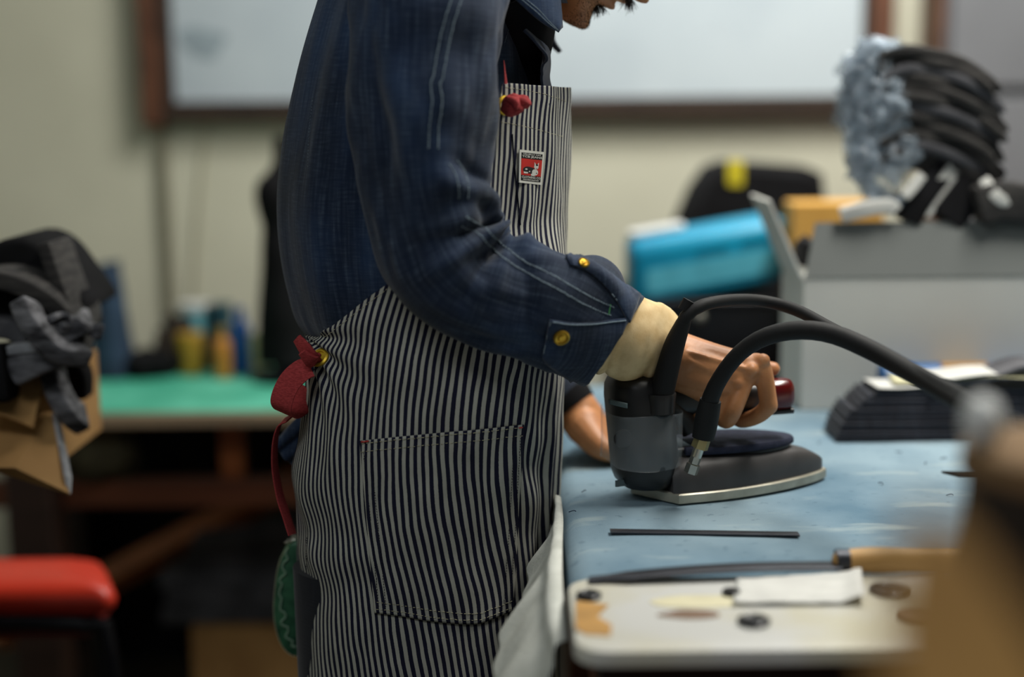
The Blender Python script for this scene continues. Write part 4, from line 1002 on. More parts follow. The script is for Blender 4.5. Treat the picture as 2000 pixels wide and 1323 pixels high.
# cord socket and power cord
s0 = at(1289, 798, 1.478); s1 = at(1293, 775, 1.475)
MB().lathe([(0.012, -0.006), (0.0158, -0.004), (0.0160, 0.0), (0.0166, 0.010), (0.0172, 0.015), (0.0168, 0.017), (0.0148, 0.017), (0.0142, 0.008)], (s0[0], s0[1], s0[2]), 26).build('cord_socket', M['black_plastic'], iron)
MB().tube([at(1289, 797, 1.478), at(1292, 775, 1.476), at(1303, 725, 1.472), at(1318, 672, 1.468), at(1334, 632, 1.464)], [0.0128, 0.0126, 0.0122, 0.0108, 0.0080], 18, n=40, round_=True).build('strain_relief', M['rubber'], iron)
MB().tube([at(1330, 640, 1.465), at(1345, 612, 1.462), at(1380, 594, 1.47), at(1440, 586, 1.50), at(1500, 590, 1.52), at(1560, 608, 1.50), at(1620, 640, 1.46), at(1690, 676, 1.41), at(1770, 716, 1.34), at(1850, 758, 1.26), at(1930, 800, 1.17), at(2060, 850, 1.05), (0.66, 1.0, 1.0), (1.0, 1.08, 0.95), (1.5, 1.18, 0.93), (1.66, 1.24, 0.5)], [0.0075, 0.0070]+[0.0066]*14, 14, n=180).build('power_cord', M['rubber'], iron)
MB().lathe([(0.001, 0), (0.006, 0), (0.006, 0.012), (0.001, 0.012)], at(1334, 606, 1.464), 14, R=Ry(0.5)).build('cord_clip', M['rubber'], iron)
# steam fitting and hose
fb = at(1352, 914, 1.463); ft = at(1374, 852, 1.463); dvv = (ft-fb)/np.linalg.norm(ft-fb); zx = np.array((dvv[0], dvv[1], dvv[2]))
def alongfit(prof, k, name, mat):
    Rr = np.array(Vector((0, 0, 1)).rotation_difference(Vector(zx)).to_matrix())
    return MB().lathe(prof, fb, k, R=Rr).build(name, mat, iron, sharp=25)
hL = np.linalg.norm(ft-fb)
alongfit([(0.001, -0.006), (0.0075, -0.006), (0.0075, 0.004), (0.006, 0.005), (0.006, hL*0.35), (0.001, hL*0.35)], 6, 'hose_nut', M['silver'])
alongfit([(0.001, hL*0.35), (0.0058, hL*0.35), (0.0058, hL*0.62), (0.001, hL*0.62)], 20, 'brass_collar', M['silver'])
alongfit([(0.001, hL*0.62), (0.0092, hL*0.62), (0.0092, hL*0.70), (0.0088, hL*0.98), (0.001, hL*0.98)], 6, 'upper_nut', plain('dull_brass', lin(172, 160, 116), 0.35, 0.8))
MB().tube([at(1373, 856, 1.463), at(1380, 820, 1.462), at(1388, 782, 1.46)], [0.0118, 0.0126, 0.0112], 18, n=16).build('hose_sleeve', M['rubber'], iron)
MB().tube([at(1384, 792, 1.46), at(1396, 758, 1.455), at(1425, 712, 1.447), at(1462, 676, 1.44), at(1510, 653, 1.43), at(1570, 645, 1.42), at(1630, 654, 1.41), at(1700, 684, 1.385), at(1780, 728, 1.33), at(1860, 774, 1.25), at(1940, 822, 1.15), at(2060, 880, 1.03), (0.66, 0.99, 0.975), (1.0, 1.06, 0.93), (1.5, 1.15, 0.92), (1.68, 1.20, 0.5)], [0.0095, 0.0088, 0.0086]+[0.0088, 0.0094, 0.0098]+[0.0100]*10, 18, n=190).build('steam_hose', M['rubber'], iron)
# handle
h0, h1 = at(1302, 786, 1.515), at(1543, 768, 1.555)
hd = (h1-h0)/np.linalg.norm(h1-h0)
def hrow(p, w, h): 
    Wd = np.cross(hd, UP); Wd /= np.linalg.norm(Wd); Nn = np.cross(Wd, hd)
    return [p+Wd*a+Nn*b for a, b in rrect(w, h, min(w, h)*0.42, 5)]
hl = np.linalg.norm(h1-h0)
MB().rings(np.array([hrow(h0+hd*hl*t, w, h) for t, w, h in ((0, 0.028, 0.032), (0.3, 0.026, 0.03), (0.72, 0.027, 0.03))])).build('grip_core', M['black_plastic'], iron, sharp=50)
MB().rings(np.array([hrow(h0+hd*hl*t, w, h) for t, w, h in ((0.78, 0.029, 0.033), (0.80, 0.031, 0.035), (0.95, 0.031, 0.0355), (0.985, 0.0285, 0.033), (1.0, 0.022, 0.027))])).build('red_grip', M['red_plastic'], iron, sharp=50)
MB().rings(np.array([hrow(h0+hd*hl*t-UP*0.0185, 0.022, 0.006) for t in (0.45, 1.0)])).build('grip_base', M['black_plastic'], iron, sharp=50)
MB().tube([at(1300, 790, 1.51), at(1330, 815, 1.515), at(1350, 842, 1.515)], [0.013, 0.012, 0.011], 12, n=12).build('grip_bracket', M['black_plastic'], iron)
MB().box(I(0.07, 0.0, 0.072), (0.05, 0.03, 0.012), IA).build('thumb_switch', M['black_plastic'], iron, bevel=0.003)
# cloth being pressed under the left hand
c = onz(1330, 862, T+0.01); nu = 30
U, Vv = np.meshgrid(np.linspace(-0.10, 0.035, nu), np.linspace(-0.03, 0.06, nu), indexing='ij')
Pc = np.stack([c[0]+U, 1.735+Vv+0.1*U, T+0.004+0.003*(1+np.sin(U*60+Vv*30))], -1)
o = gridobj('denim_part', Pc, M['navyfab']); mod_solid(o, 0.002, 1); tag(o, 'dark blue garment piece under the left hand on the blue cloth', 'fabric')

# ------------------------------------------------------------------ the man
YC = 1.58                                   # depth of the body axis
def atv(px, py, d):
    px, py, d = np.broadcast_arrays(np.asarray(px, float), np.asarray(py, float), np.asarray(d, float))
    D = _f + _r*((px-1000)/FPX)[..., None] + _u*((661.5-py)/FPX)[..., None]
    return CAMPOS + D*(d/D[..., 1])[..., None]
def proj(p):
    q = np.asarray(p, float)-CAMPOS; w = q @ _f
    return np.stack([1000+FPX*(q @ _r)/w, 661.5-FPX*(q @ _u)/w], -1)
def bvh_of(P, cu=False, cv=False):
    nu, nv = P.shape[:2]
    return BVHTree.FromPolygons([tuple(q) for q in P.reshape(-1, 3)], grid_faces(nu, nv, cu, cv))
CV = Vector((0, 0, HC))
def hit(bvh, px, py):
    dv = Vector(ray(px, py)).normalized()
    co, n, i, dist = bvh.ray_cast(CV, dv)
    if co is None: return None
    if n.dot(dv) > 0: n = -n
    return np.array(co), np.array(n), i
def hit_near(bvh, px, py):
    for r_ in range(0, 60, 2):
        for k in range(12):
            h = hit(bvh, px+r_*cos(k*pi/6), py+r_*sin(k*pi/6))
            if h: return h
    return (at(px, py, 1.45), np.array((0, -1.0, 0)), 0)
def proj_path(bvh, pts, n, lift):
    Q = cr(np.array([(p[0], p[1], 0) for p in pts]), n); out = []
    for q in Q:
        h = hit(bvh, q[0], q[1])
        if h: out.append(h[0]+h[1]*lift)
    return np.array(out)
def stitch(mb, bvh, pts, step, duty=0.62, r=0.0004, lift=0.0004, jitter=0.4, m=0):
    P = np.array(pts, float); L = np.linalg.norm(np.diff(P, axis=0), axis=1).sum()
    n = max(2, int(L/step)); Q = cr(np.c_[P, np.zeros(len(P))], n*4+1)
    for k in range(n):
        i0 = k*4; a = Q[i0]; b = Q[min(i0+4, len(Q)-1)]; e = a+(b-a)*duty
        ha, hb = hit(bvh, *(a[:2]+RNG.normal(0, jitter, 2))), hit(bvh, *(e[:2]+RNG.normal(0, jitter, 2)))
        if ha is None or hb is None or np.linalg.norm(ha[0]-hb[0]) > 0.02: continue
        p, q = ha[0]+ha[1]*lift, hb[0]+hb[1]*lift
        mid = (p+q)/2+(ha[1]+hb[1])*0.5*r*0.6
        mb.tube([p, mid, q], [r*0.8, r, r*0.8], 5, m=m)
def proj_quad(bvh, top, bot, nu, nv, lift):
    """grid between two pixel polylines, laid on the surface"""
    A = cr(np.array([(p[0], p[1], 0) for p in top]), nu); B = cr(np.array([(p[0], p[1], 0) for p in bot]), nu)
    P = np.zeros((nu, nv, 3)); Nn = np.zeros((nu, nv, 3)); I_ = np.zeros((nu, nv), int); last = None
    for i in range(nu):
        for j in range(nv):
            q = A[i]+(B[i]-A[i])*j/(nv-1); h = hit(bvh, q[0], q[1])
            if h is None: h = last
            if h is None: h = (at(q[0], q[1], 1.4), np.array((0, -1.0, 0)), 0)
            P[i, j], Nn[i, j], I_[i, j] = h[0], h[1], h[2]; last = h
    return P+Nn*lift, Nn, I_

# ---- body skin: head, neck, trunk, arms and hands in one surface
HP = radians(50); HO = at(1126, 59, 1.60)
def hW(x, y, z): return HO+np.array((x*cos(HP)+z*sin(HP), y, -x*sin(HP)+z*cos(HP)))
def head_xyz(z, th):
    """head local point; th 0 = face, +-pi back"""
    xf = np.interp(z, [-0.008, -0.003, 0.004, 0.012, 0.03, 0.045, 0.06, 0.08, 0.10, 0.115, 0.13, 0.16, 0.19, 0.208, 0.216], [-0.030, -0.016, -0.006, -0.002, -0.004, -0.002, -0.001, 0.000, -0.004, 0.002, 0.008, 0.003, -0.026, -0.065, -0.098])
    xb = np.interp(z, [-0.008, -0.003, 0.004, 0.02, 0.04, 0.06, 0.08, 0.12, 0.16, 0.19, 0.208, 0.216], [-0.036, -0.052, -0.066, -0.086, -0.105, -0.130, -0.165, -0.188, -0.183, -0.155, -0.120, -0.102])
    w = np.interp(z, [-0.008, -0.003, 0.004, 0.02, 0.04, 0.06, 0.09, 0.12, 0.16, 0.19, 0.208, 0.216], [0.006, 0.018, 0.028, 0.044, 0.055, 0.062, 0.069, 0.075, 0.075, 0.056, 0.028, 0.004])
    cx, rx = (xf+xb)/2, (xf-xb)/2
    c, s = np.cos(th), np.sin(th)
    x = cx+rx*np.sign(c)*np.abs(c)**0.8; y = w*np.sign(s)*np.abs(s)**0.9
    g = lambda sg: np.exp(-(y/sg)**2)*(c > 0)
    bump = lambda c0, sg: np.exp(-((z-c0)/sg)**2)
    nose = np.interp(z, [0.063, 0.067, 0.071, 0.077, 0.084, 0.096, 0.108, 0.120], [0, 0.007, 0.022, 0.030, 0.027, 0.018, 0.009, 0.0])
    wn = np.interp(z, [0.063, 0.072, 0.084, 0.120], [0.016, 0.017, 0.012, 0.008])
    x = x+nose*np.exp(-(y/wn)**2)*(c > 0)
    x = x+(0.0125*bump(0.0455, 0.0058)+0.0150*bump(0.0600, 0.0065)-0.003*bump(0.0530, 0.0025)-0.003*bump(0.033, 0.006)+0.009*bump(0.008, 0.012))*g(0.021)
    x = x-0.010*np.exp(-((z-0.105)/0.012)**2)*np.exp(-((np.abs(y)-0.032)/0.016)**2)*(c > 0)+0.004*np.exp(-((z-0.124)/0.008)**2)*g(0.05)
    return np.stack([x, y, z+0*th], -1)
def to_w(L): return HO+np.stack([L[..., 0]*cos(HP)+L[..., 2]*sin(HP), L[..., 1], -L[..., 0]*sin(HP)+L[..., 2]*cos(HP)], -1)
sk = MB()
zz = np.r_[np.linspace(-0.008, 0.12, 60), np.linspace(0.123, 0.216, 24)]; tt_ = np.linspace(0, 2*pi, 88, endpoint=False)
Zg, Tg = np.meshgrid(zz, tt_, indexing='ij')
HEAD = to_w(head_xyz(Zg, Tg)); sk.rings(HEAD)
for s in (-1, 1):   # ears
    e = hW(-0.088, s*0.074, 0.090); blob(sk, e, (0.017, 0.009, 0.030), 3, 0.08, 1.5, 14, 18, R=Ry(HP))
neck0 = at(965, -110, YC)
sk.tube([neck0-UP*0.10+np.array((-0.02, 0, 0)), neck0, hW(-0.085, 0, 0.03), hW(-0.095, 0, 0.07)], [0.075, 0.058, 0.056, 0.05], 28, n=26)
def bodyX(px, py): return at(px, py, YC)
trunk = [(930, -150, 0.05, 0.06), (865, -80, 0.065, 0.115), (815, 0, 0.072, 0.125), (800, 250, 0.07, 0.115), (800, 500, 0.07, 0.11), (820, 750, 0.075, 0.115), (830, 1000, 0.08, 0.115)]
rows = []
for px, py, rx, ry in trunk:
    c = bodyX(px, py); rows.append([(c[0]+rx*cos(a), c[1]+ry*sin(a), c[2]) for a in np.linspace(0, 2*pi, 36, endpoint=False)])
sk.rings(np.array(rows))
ELB, WRS = at(862, 512, 1.418), at(1325, 705, 1.515)
SHO = at(850, 0, 1.47)
sk.tube([SHO, (SHO+ELB)/2, ELB], [0.044, 0.036, 0.027], 20, n=16, round_=True)
sk.tube([ELB, ELB*0.6+WRS*0.4, ELB*0.2+WRS*0.8, at(1300, 690, 1.51), at(1330, 706, 1.515)], [0.027, 0.030, 0.025, 0.0245, 0.025], 20, n=20, round_=True, flat=0.85)
LSHO, LELB, LWRS = at(890, 10, 1.69), at(905, 520, 1.80), at(1128, 806, 1.70)
sk.tube([LSHO, (LSHO+LELB)/2, LELB], [0.042, 0.038, 0.034], 20, n=14, round_=True)
sk.tube([LELB, LELB*0.5+LWRS*0.5, at(1110, 780, 1.705), at(1140, 822, 1.70)], [0.039, 0.038, 0.028, 0.0275], 20, n=16, round_=True)
DH = 0.052
def chain(pts, n=12, k=14, flat=1.0): sk.tube([at(p[0], p[1], p[2]) for p in pts], [p[3] for p in pts], k, n=n, round_=True, flat=flat)
d1 = 1.462+DH
# right hand: metacarpals
for pts in ([(1326, 686, d1+0.008, 0.0215), (1400, 702, d1+0.006, 0.0165), (1479, 716, d1+0.004, 0.0128)],
            [(1326, 700, d1+0.002, 0.0235), (1400, 722, d1-0.002, 0.0175), (1458, 735, d1-0.001, 0.0130)],
            [(1326, 718, d1+0.002, 0.0235), (1390, 742, d1-0.002, 0.0170), (1432, 757, d1-0.001, 0.0126)],
            [(1326, 730, d1+0.006, 0.0220), (1370, 758, d1+0.004, 0.0165), (1408, 776, d1+0.004, 0.0118)],
            [(1330, 700, d1+0.02, 0.022), (1390, 725, d1+0.02, 0.018), (1440, 745, d1+0.018, 0.012)]): chain(pts)
chain([(1478, 710, d1+0.003, 0.0118), (1490, 724, d1, 0.0105), (1502, 793, d1-0.006, 0.0098), ], 12)
chain([(1502, 793, d1-0.006, 0.0098), (1480, 812, d1+0.004, 0.0092), (1448, 822, d1+0.020, 0.0085), (1432, 812, d1+0.032, 0.0074)], 14)
chain([(1457, 729, d1-0.002, 0.0122), (1453, 748, d1-0.006, 0.0102), (1429, 810, d1-0.013, 0.0094), (1416, 822, d1+0.004, 0.0088), (1400, 812, d1+0.022, 0.0078)], 18)
chain([(1430, 754, d1-0.001, 0.0112), (1414, 776, d1-0.001, 0.0092), (1388, 810, d1-0.003, 0.0085), (1378, 818, d1+0.010, 0.0082), (1366, 806, d1+0.022, 0.0074)], 18)
chain([(1402, 776, d1+0.006, 0.0100), (1374, 800, d1+0.003, 0.0080), (1358, 808, d1+0.010, 0.0074), (1350, 800, d1+0.020, 0.0068)], 16)
for px, py, dd, r_ in ((1490, 705, d1-0.004, 0.0082), (1467, 723, d1-0.010, 0.0082), (1441, 747, d1-0.011, 0.0078), (1412, 768, d1-0.004, 0.0070)):
    blob(sk, at(px, py, dd), (r_, r_, r_), 1, 0.0, 1, 10, 14)
for a_, b_ in (((1345, 688, d1-0.018), (1462, 722, d1-0.0125)), ((1345, 704, d1-0.021), (1436, 746, d1-0.0135))):
    chain([(*a_, 0.0028), (*b_, 0.0030)], 8, 8)
chain([(1352, 706, d1+0.030, 0.018), (1410, 716, d1+0.050, 0.0150), (1462, 722, d1+0.055, 0.0112), (1494, 722, d1+0.052, 0.0100), (1509, 721, d1+0.050, 0.0084)], 18)
# left hand, flat on the cloth behind the iron
for pts in ([(1140, 822, 1.70, 0.024), (1180, 848, 1.70, 0.018), (1232, 848, 1.735, 0.0120)],
            [(1140, 826, 1.69, 0.024), (1180, 858, 1.685, 0.0175), (1232, 864, 1.705, 0.0120)],
            [(1140, 832, 1.68, 0.024), (1178, 866, 1.665, 0.0170), (1222, 878, 1.672, 0.0120)],
            [(1140, 836, 1.675, 0.022), (1172, 872, 1.65, 0.0160), (1206, 888, 1.645, 0.0112)]): chain(pts)
chain([(1232, 848, 1.735, 0.0108), (1290, 828, 1.785, 0.0095), (1345, 827, 1.80, 0.0078)], 12)
chain([(1232, 864, 1.705, 0.0108), (1290, 852, 1.735, 0.0095), (1330, 852, 1.745, 0.0078)], 12)
chain([(1222, 878, 1.672, 0.0108), (1275, 868, 1.70, 0.0092), (1310, 868, 1.705, 0.0076)], 12)
chain([(1206, 888, 1.645, 0.0100), (1248, 882, 1.66, 0.0084), (1275, 884, 1.66, 0.0070)], 12)
chain([(1160, 836, 1.73, 0.016), (1215, 826, 1.80, 0.0118), (1265, 812, 1.83, 0.0088)], 12)
def remeshed(mb, voxel, smooth_it):
    me = bpy.data.meshes.new('tmp'); me.from_pydata(mb.v, [], mb.f)
    bm = bmesh.new(); bm.from_mesh(me); bmesh.ops.recalc_face_normals(bm, faces=bm.faces); bm.to_mesh(me); bm.free()
    o = bpy.data.objects.new('tmp', me); COL.objects.link(o)
    r = o.modifiers.new('r', 'REMESH'); r.mode = 'VOXEL'; r.voxel_size = voxel
    s = o.modifiers.new('s', 'SMOOTH'); s.factor = 0.5; s.iterations = smooth_it
    dg = bpy.context.evaluated_depsgraph_get(); ev = o.evaluated_get(dg); m2 = bpy.data.meshes.new_from_object(ev)
    bpy.data.objects.remove(o); bpy.data.meshes.remove(me); return m2
pm = remeshed(sk, 0.0019, 4)
pm.name = 'person'; pm.materials.clear(); pm.materials.append(M['skin'])
pm.polygons.foreach_set('use_smooth', [True]*len(pm.polygons))
man = bpy.data.objects.new('person', pm); COL.objects.link(man); ORG['person'] = (0, 0, 0)
tag(man, 'person in dark denim work jacket and striped apron, head bowed, ironing', 'person')

# hair cap, brows, moustache and goatee
Zg2, Tg2 = np.meshgrid(np.linspace(0.10, 0.2165, 24), np.linspace(0, 2*pi, 60, endpoint=False), indexing='ij')
L_h = head_xyz(Zg2, Tg2); fac = np.clip((np.cos(Tg2)-0.35)/0.3, 0, 1)*np.clip((0.168-Zg2)/0.01, 0, 1)
L_h2 = L_h*1.0; cen_ = np.array((-0.09, 0, 0.12)); L_h2 = cen_+(L_h-cen_)*(1.075-0.10*fac)[..., None]+(0.003*fbm(np.stack([Zg2*60, np.cos(Tg2)*6, np.sin(Tg2)*6], -1), 3))[..., None]*(1-fac)[..., None]
MB().rings(to_w(L_h2)).build('hair', M['hair'], man)
bd_ = MB()
def hairs(n, z0, z1, y0, y1, l0, l1, rad, dirv, jit=0.25, lift=0.0):
    for k in range(n):
        z = random.uniform(z0, z1); y = random.uniform(y0, y1)
        th0 = math.asin(max(-0.95, min(0.95, y/0.058)))
        L0 = head_xyz(np.array(z), np.array(th0)); p = to_w(L0)
        dv = np.array(dirv)+np.array((random.gauss(0, jit), random.gauss(0, jit), random.gauss(0, jit*0.6))); dv /= np.linalg.norm(dv)
        l = random.uniform(l0, l1); mid = p+dv*l*0.5+np.array((0.12*l, 0, 0.0)); bd_.tube([p-dv*0.001, mid, p+dv*l], [rad, rad*0.85, rad*0.3], 4, n=5)
hairs(260, 0.0610, 0.0670, -0.024, 0.024, 0.007, 0.017, 0.00026, (0.35, 0.0, -1.0), 0.28)
hairs(110, 0.029, 0.039, -0.014, 0.014, 0.006, 0.014, 0.00026, (0.35, 0.0, -1.0), 0.28)
hairs(900, -0.004, 0.038, -0.052, 0.0, 0.0008, 0.0022, 0.00013, (0.2, -0.3, -1.0), 0.5)
hairs(350, 0.03, 0.07, -0.056, -0.026, 0.0008, 0.002, 0.00012, (0.2, -0.6, -0.8), 0.5)
bd_.build('beard', M['hair'], man)
br_ = MB()
_b = bd_; bd_ = br_
hairs(60, 0.120, 0.127, 0.014, 0.046, 0.005, 0.009, 0.0004, (0.3, 0.5, -0.3), 0.3); hairs(60, 0.120, 0.127, -0.046, -0.014, 0.005, 0.009, 0.0004, (0.3, -0.5, -0.3), 0.3)
br_.build('eyebrows', M['hair'], man)
for s in (-1, 1):
    e = MB(); blob(e, hW(-0.0155, s*0.032, 0.105), (0.0085, 0.0105, 0.0070), 1, 0.0, 1, 14, 18); e.build('eye', M['white_plastic'], man)
    e = MB(); blob(e, hW(-0.0085, s*0.032, 0.1025), (0.0030, 0.0045, 0.0045), 1, 0.0, 1, 10, 12); e.build('iris', M['hair'], man)

# ---- trousers and shoes
pn = MB()
hipz = at(840, 900, YC)[2]; hx = bodyX(838, 950)[0]-0.010
th_ = np.linspace(0, 2*pi, 40, endpoint=False)
rows = [[(hx+rx*cos(a), YC+ry*sin(a), z) for a in th_] for rx, ry, z in ((0.126, 0.125, hipz+0.06), (0.138, 0.135, hipz), (0.143, 0.140, hipz-0.10), (0.142, 0.140, hipz-0.16))]
pn.rings(np.array(rows))
for s in (-1, 1):
    yy = YC+s*0.072
    pn.rings(np.array([[(hx+ox+rx*cos(a)*(1+0.03*sin(3*a+z*9)), yy+ry*sin(a), z) for a in th_] for rx, ry, z, ox in ((0.141, 0.070, hipz-0.10, 0.0), (0.135, 0.072, hipz-0.24, 0.0), (0.10, 0.075, hipz-0.42, 0.005), (0.085, 0.07, 0.30, 0.0), (0.08, 0.068, 0.06, -0.005))]))
o = pn.build('trousers', M['pants'], man)
me = o.data; L = me.uv_layers.new(name='UVMap'); vi = np.zeros(len(me.loops), dtype=np.int32); me.loops.foreach_get('vertex_index', vi)
co = np.zeros(len(me.vertices)*3); me.vertices.foreach_get('co', co); co = co.reshape(-1, 3); L.data.foreach_set('uv', np.stack([co[:, 1]+co[:, 0], co[:, 2]], -1)[vi].astype(np.float32).ravel())
for s in (-1, 1):
    yy = YC+s*0.075; sh = MB()
    rows = []
    for x, w, h in ((-0.09, 0.02, 0.05), (-0.075, 0.034, 0.075), (0.0, 0.04, 0.085), (0.07, 0.046, 0.065), (0.14, 0.046, 0.045), (0.18, 0.03, 0.032), (0.195, 0.012, 0.02)):
        rows.append([(hx+x, yy+w*cos(a), max(0.0, 0.5*h+0.5*h*sin(a)*1.0)) for a in np.linspace(0, 2*pi, 24, endpoint=False)])
    sh.rings(np.array(rows)).build('shoe', M['blackmetal'], man)

# ---- jacket body
JT = [(-265, 925, 985), (-215, 850, 1000), (-150, 720, 1020), (-80, 672, 1035), (0, 645, 1048), (60, 625, 1056), (110, 610, 1064), (200, 588, 1082), (290, 570, 1098), (380, 558, 1102), (480, 561, 1098), (560, 575, 1094), (625, 596, 1082), (665, 626, 1070), (800, 626, 1066), (860, 626, 1066), (930, 626, 1066)]
JR = [(-265, 0.0660), (-215, 0.1144), (-150, 0.1716), (-80, 0.1804), (0, 0.1760), (200, 0.1672), (400, 0.1531), (600, 0.1443), (800, 0.1408), (930, 0.1408)]
jt = np.array(JT, float); jr = np.array(JR, float)
def ring_at(py, th, table, rtab, off=0.0, e=0.86, inset=0.0):
    P = ring_base(py, th, table, rtab, off, e)
    xr = atv(spl(py, table[:, 0], table[:, 2]), py, YC)[..., 0]
    w = np.clip((540-py)/130, 0, 1)*np.clip((py+160)/120, 0, 1); w = w*w*(3-2*w)
    t = np.abs(th)/1.05; k = np.clip((t-1.0)/0.65, 0, 1); k = 1-k*k*(3-2*k)
    fx = xr-0.074*np.minimum(t, 1.5)**1.6-inset; fy = YC-np.sign(th)*(0.130*np.minimum(t, 1.5)-inset*np.minimum(t, 1))
    q = w*k
    P[..., 0] = P[..., 0]*(1-q)+fx*q; P[..., 1] = P[..., 1]*(1-q)+fy*q
    return P
def ring_base(py, th, table, rtab, off=0.0, e=0.86):
    xl = atv(spl(py, table[:, 0], table[:, 1]), py, YC)[..., 0]; xr = atv(spl(py, table[:, 0], table[:, 2]), py, YC)[..., 0]
    z = atv(850+0*py, py, YC)[..., 2]; ry = spl(py, rtab[:, 0], rtab[:, 1])+off
    cx, rx = (xl+xr)/2, (xr-xl)/2+off
    c, s = np.cos(th), np.sin(th)
    return np.stack([cx+rx*np.sign(c)*np.abs(c)**e, YC-ry*np.sign(s)*np.abs(s)**e, z+0*th], -1)
PYg, THg = np.meshgrid(np.linspace(930, -265, 150), np.linspace(-pi, pi, 180, endpoint=False), indexing='ij')
PJ = ring_at(PYg, THg, jt, jr, 0.0, 0.86, 0.005*np.clip((PYg-100)/60, 0, 1))
wr = 0.0045*fbm(p3(THg*2.6, PJ[..., 2]*2.2), 11, 3)+0.0035*np.sin(THg*9+PJ[..., 2]*6+2*fbm(p3(THg*1.2, PJ[..., 2]*3), 4, 2))*np.clip((np.abs(THg)-1.2)/0.6, 0, 1)
wr = wr*np.clip(1.0-0*THg, 0, 1)
dirn = np.stack([np.cos(THg), -np.sin(THg), 0*THg], -1)
PJ = PJ+dirn*wr[..., None]
jb = bvh_of(PJ, False, True)
jacket = gridobj('jacket', PJ, M['denim'], man, uv=np.stack([THg*0.16, PJ[..., 2]], -1), cv=True)
mod_solid(jacket, 0.002)
st_ = MB()
stitch(st_, jb, [(690, 0), (686, 40), (690, 86)], 5, 0.7, 0.00035); stitch(st_, jb, [(697, 0), (693, 40), (698, 90)], 5, 0.7, 0.00035)
stitch(st_, jb, [(612, 190), (604, 260), (602, 330)], 6, 0.5, 0.00022)
stitch(st_, sb0 if False else jb, [(980, -20), (984, 30), (972, 62)], 4, 0.8, 0.00045); stitch(st_, jb, [(994, -20), (996, 40), (984, 84)], 4, 0.8, 0.00045)
st_.build('armhole_stitching', M['thread'], jacket, sharp=0)
# placket at the front opening
def ribbon(path, wdirs, w, t, name, mat, par, n=40, e=0.3):
    Q = cr(np.array(path, float), n); Wd = cr(np.array(wdirs, float), n) if len(wdirs) > 1 else np.repeat(np.array(wdirs, float), n, 0)
    T_ = np.gradient(Q, axis=0); T_ /= np.linalg.norm(T_, axis=1)[:, None]; rows = []
    for i in range(n):
        W_2 = Wd[i]-T_[i]*T_[i].dot(Wd[i]); W_2 /= np.linalg.norm(W_2); N_ = np.cross(T_[i], W_2)
        ww = w if np.isscalar(w) else np.interp(i/(n-1), np.linspace(0, 1, len(w)), w)
        rows.append([Q[i]+W_2*a+N_*b for a, b in rrect(ww, t, t*e, 2)])
    return MB().rings(np.array(rows)).build(name, mat, par, sharp=45)
o = ribbon([at(1028, 58, 1.50), at(1048, 78, 1.50), at(1063, 98, 1.51), at(1066, 128, 1.52), at(1066, 158, 1.525), at(1075, 195, 1.53)], [(0.2, 1, 0)], 0.045, 0.003, 'placket', M['denim_in'], jacket)
# collar: near leaf and far leaf
def leaf(name, pts3, mat, t=0.003):
    A = cr(np.array(pts3[0], float), 16); B = cr(np.array(pts3[1], float), 16)
    P = np.array([[A[i]+(B[i]-A[i])*j/9+np.array((0, -0.006*sin(pi*j/9), 0)) for j in range(10)] for i in range(16)])
    o = gridobj(name, P, mat, jacket, uv=np.stack([P[..., 0]+P[..., 1], P[..., 2]], -1)); mod_solid(o, t, 0); return o, P
o, PC = leaf('collar', ([at(985, -85, 1.50), at(1040, -70, 1.49), at(1085, -40, 1.50), at(1094, 12, 1.505), at(1097, 54, 1.50)], [at(985, -20, 1.47), at(1010, 2, 1.465), at(1042, 30, 1.465), at(1065, 48, 1.475), at(1090, 62, 1.49)]), M['denim'])
cst = MB()
for off_ in (0.10, 0.17):
    jf = 9-9*off_; j0 = int(jf); q = PC[:, j0]*(1-jf+j0)+PC[:, min(j0+1, 9)]*(jf-j0)
    for i in range(2, 15):
        for a, b in ((0.05, 0.32), (0.38, 0.65), (0.70, 0.95)):
            cst.tube([q[i]+(q[i+1 if i < 15 else i]-q[i])*a+np.array((0, -0.0019, 0)), q[i]+(q[i+1 if i < 15 else i]-q[i])*b+np.array((0, -0.0019, 0))], 0.0005, 5)
cst.build('collar_stitching', M['thread'], jacket, sharp=0)
leaf('collar', ([at(1035, -20, 1.66), at(1060, 10, 1.66), at(1080, 52, 1.665), at(1082, 78, 1.665), at(1096, 101, 1.665)], [at(1030, 20, 1.655), at(1045, 50, 1.655), at(1056, 66, 1.66), at(1072, 84, 1.665), at(1092, 103, 1.67)]), M['denim_in'])
MB().tube([neck0-UP*0.06+np.array((-0.005, 0, 0)), neck0+UP*0.01, hW(-0.088, 0, 0.004)], [0.085, 0.066, 0.060], 30, n=18).build('collar_stand', M['denim_in'], jacket)
fr_ = MB(); fr_.tube([at(1000, 0, 1.53), at(1022, 60, 1.535), at(1030, 120, 1.55), at(1032, 190, 1.565)], [0.056, 0.036, 0.024, 0.020], 20, n=20); fr_.build('undershirt', M['blackcloth'], man)
# shirt tail poking out at the back
tl_ = [at(600, 800, 1.565), at(575, 822, 1.56), at(532, 872, 1.555)], [at(602, 860, 1.555), at(590, 890, 1.55), at(572, 912, 1.55)]
A = cr(np.array(tl_[0]), 14); B = cr(np.array(tl_[1]), 14)
P = np.array([[A[i]+(B[i]-A[i])*j/11+np.array((0, 0.004*sin(j*1.1+i*0.3), 0)) for j in range(12)] for i in range(14)])
o = gridobj('jacket_tail', P, M['denim'], jacket, uv=np.stack([P[..., 0]*1.3, P[..., 2]], -1)); mod_solid(o, 0.003, 0)

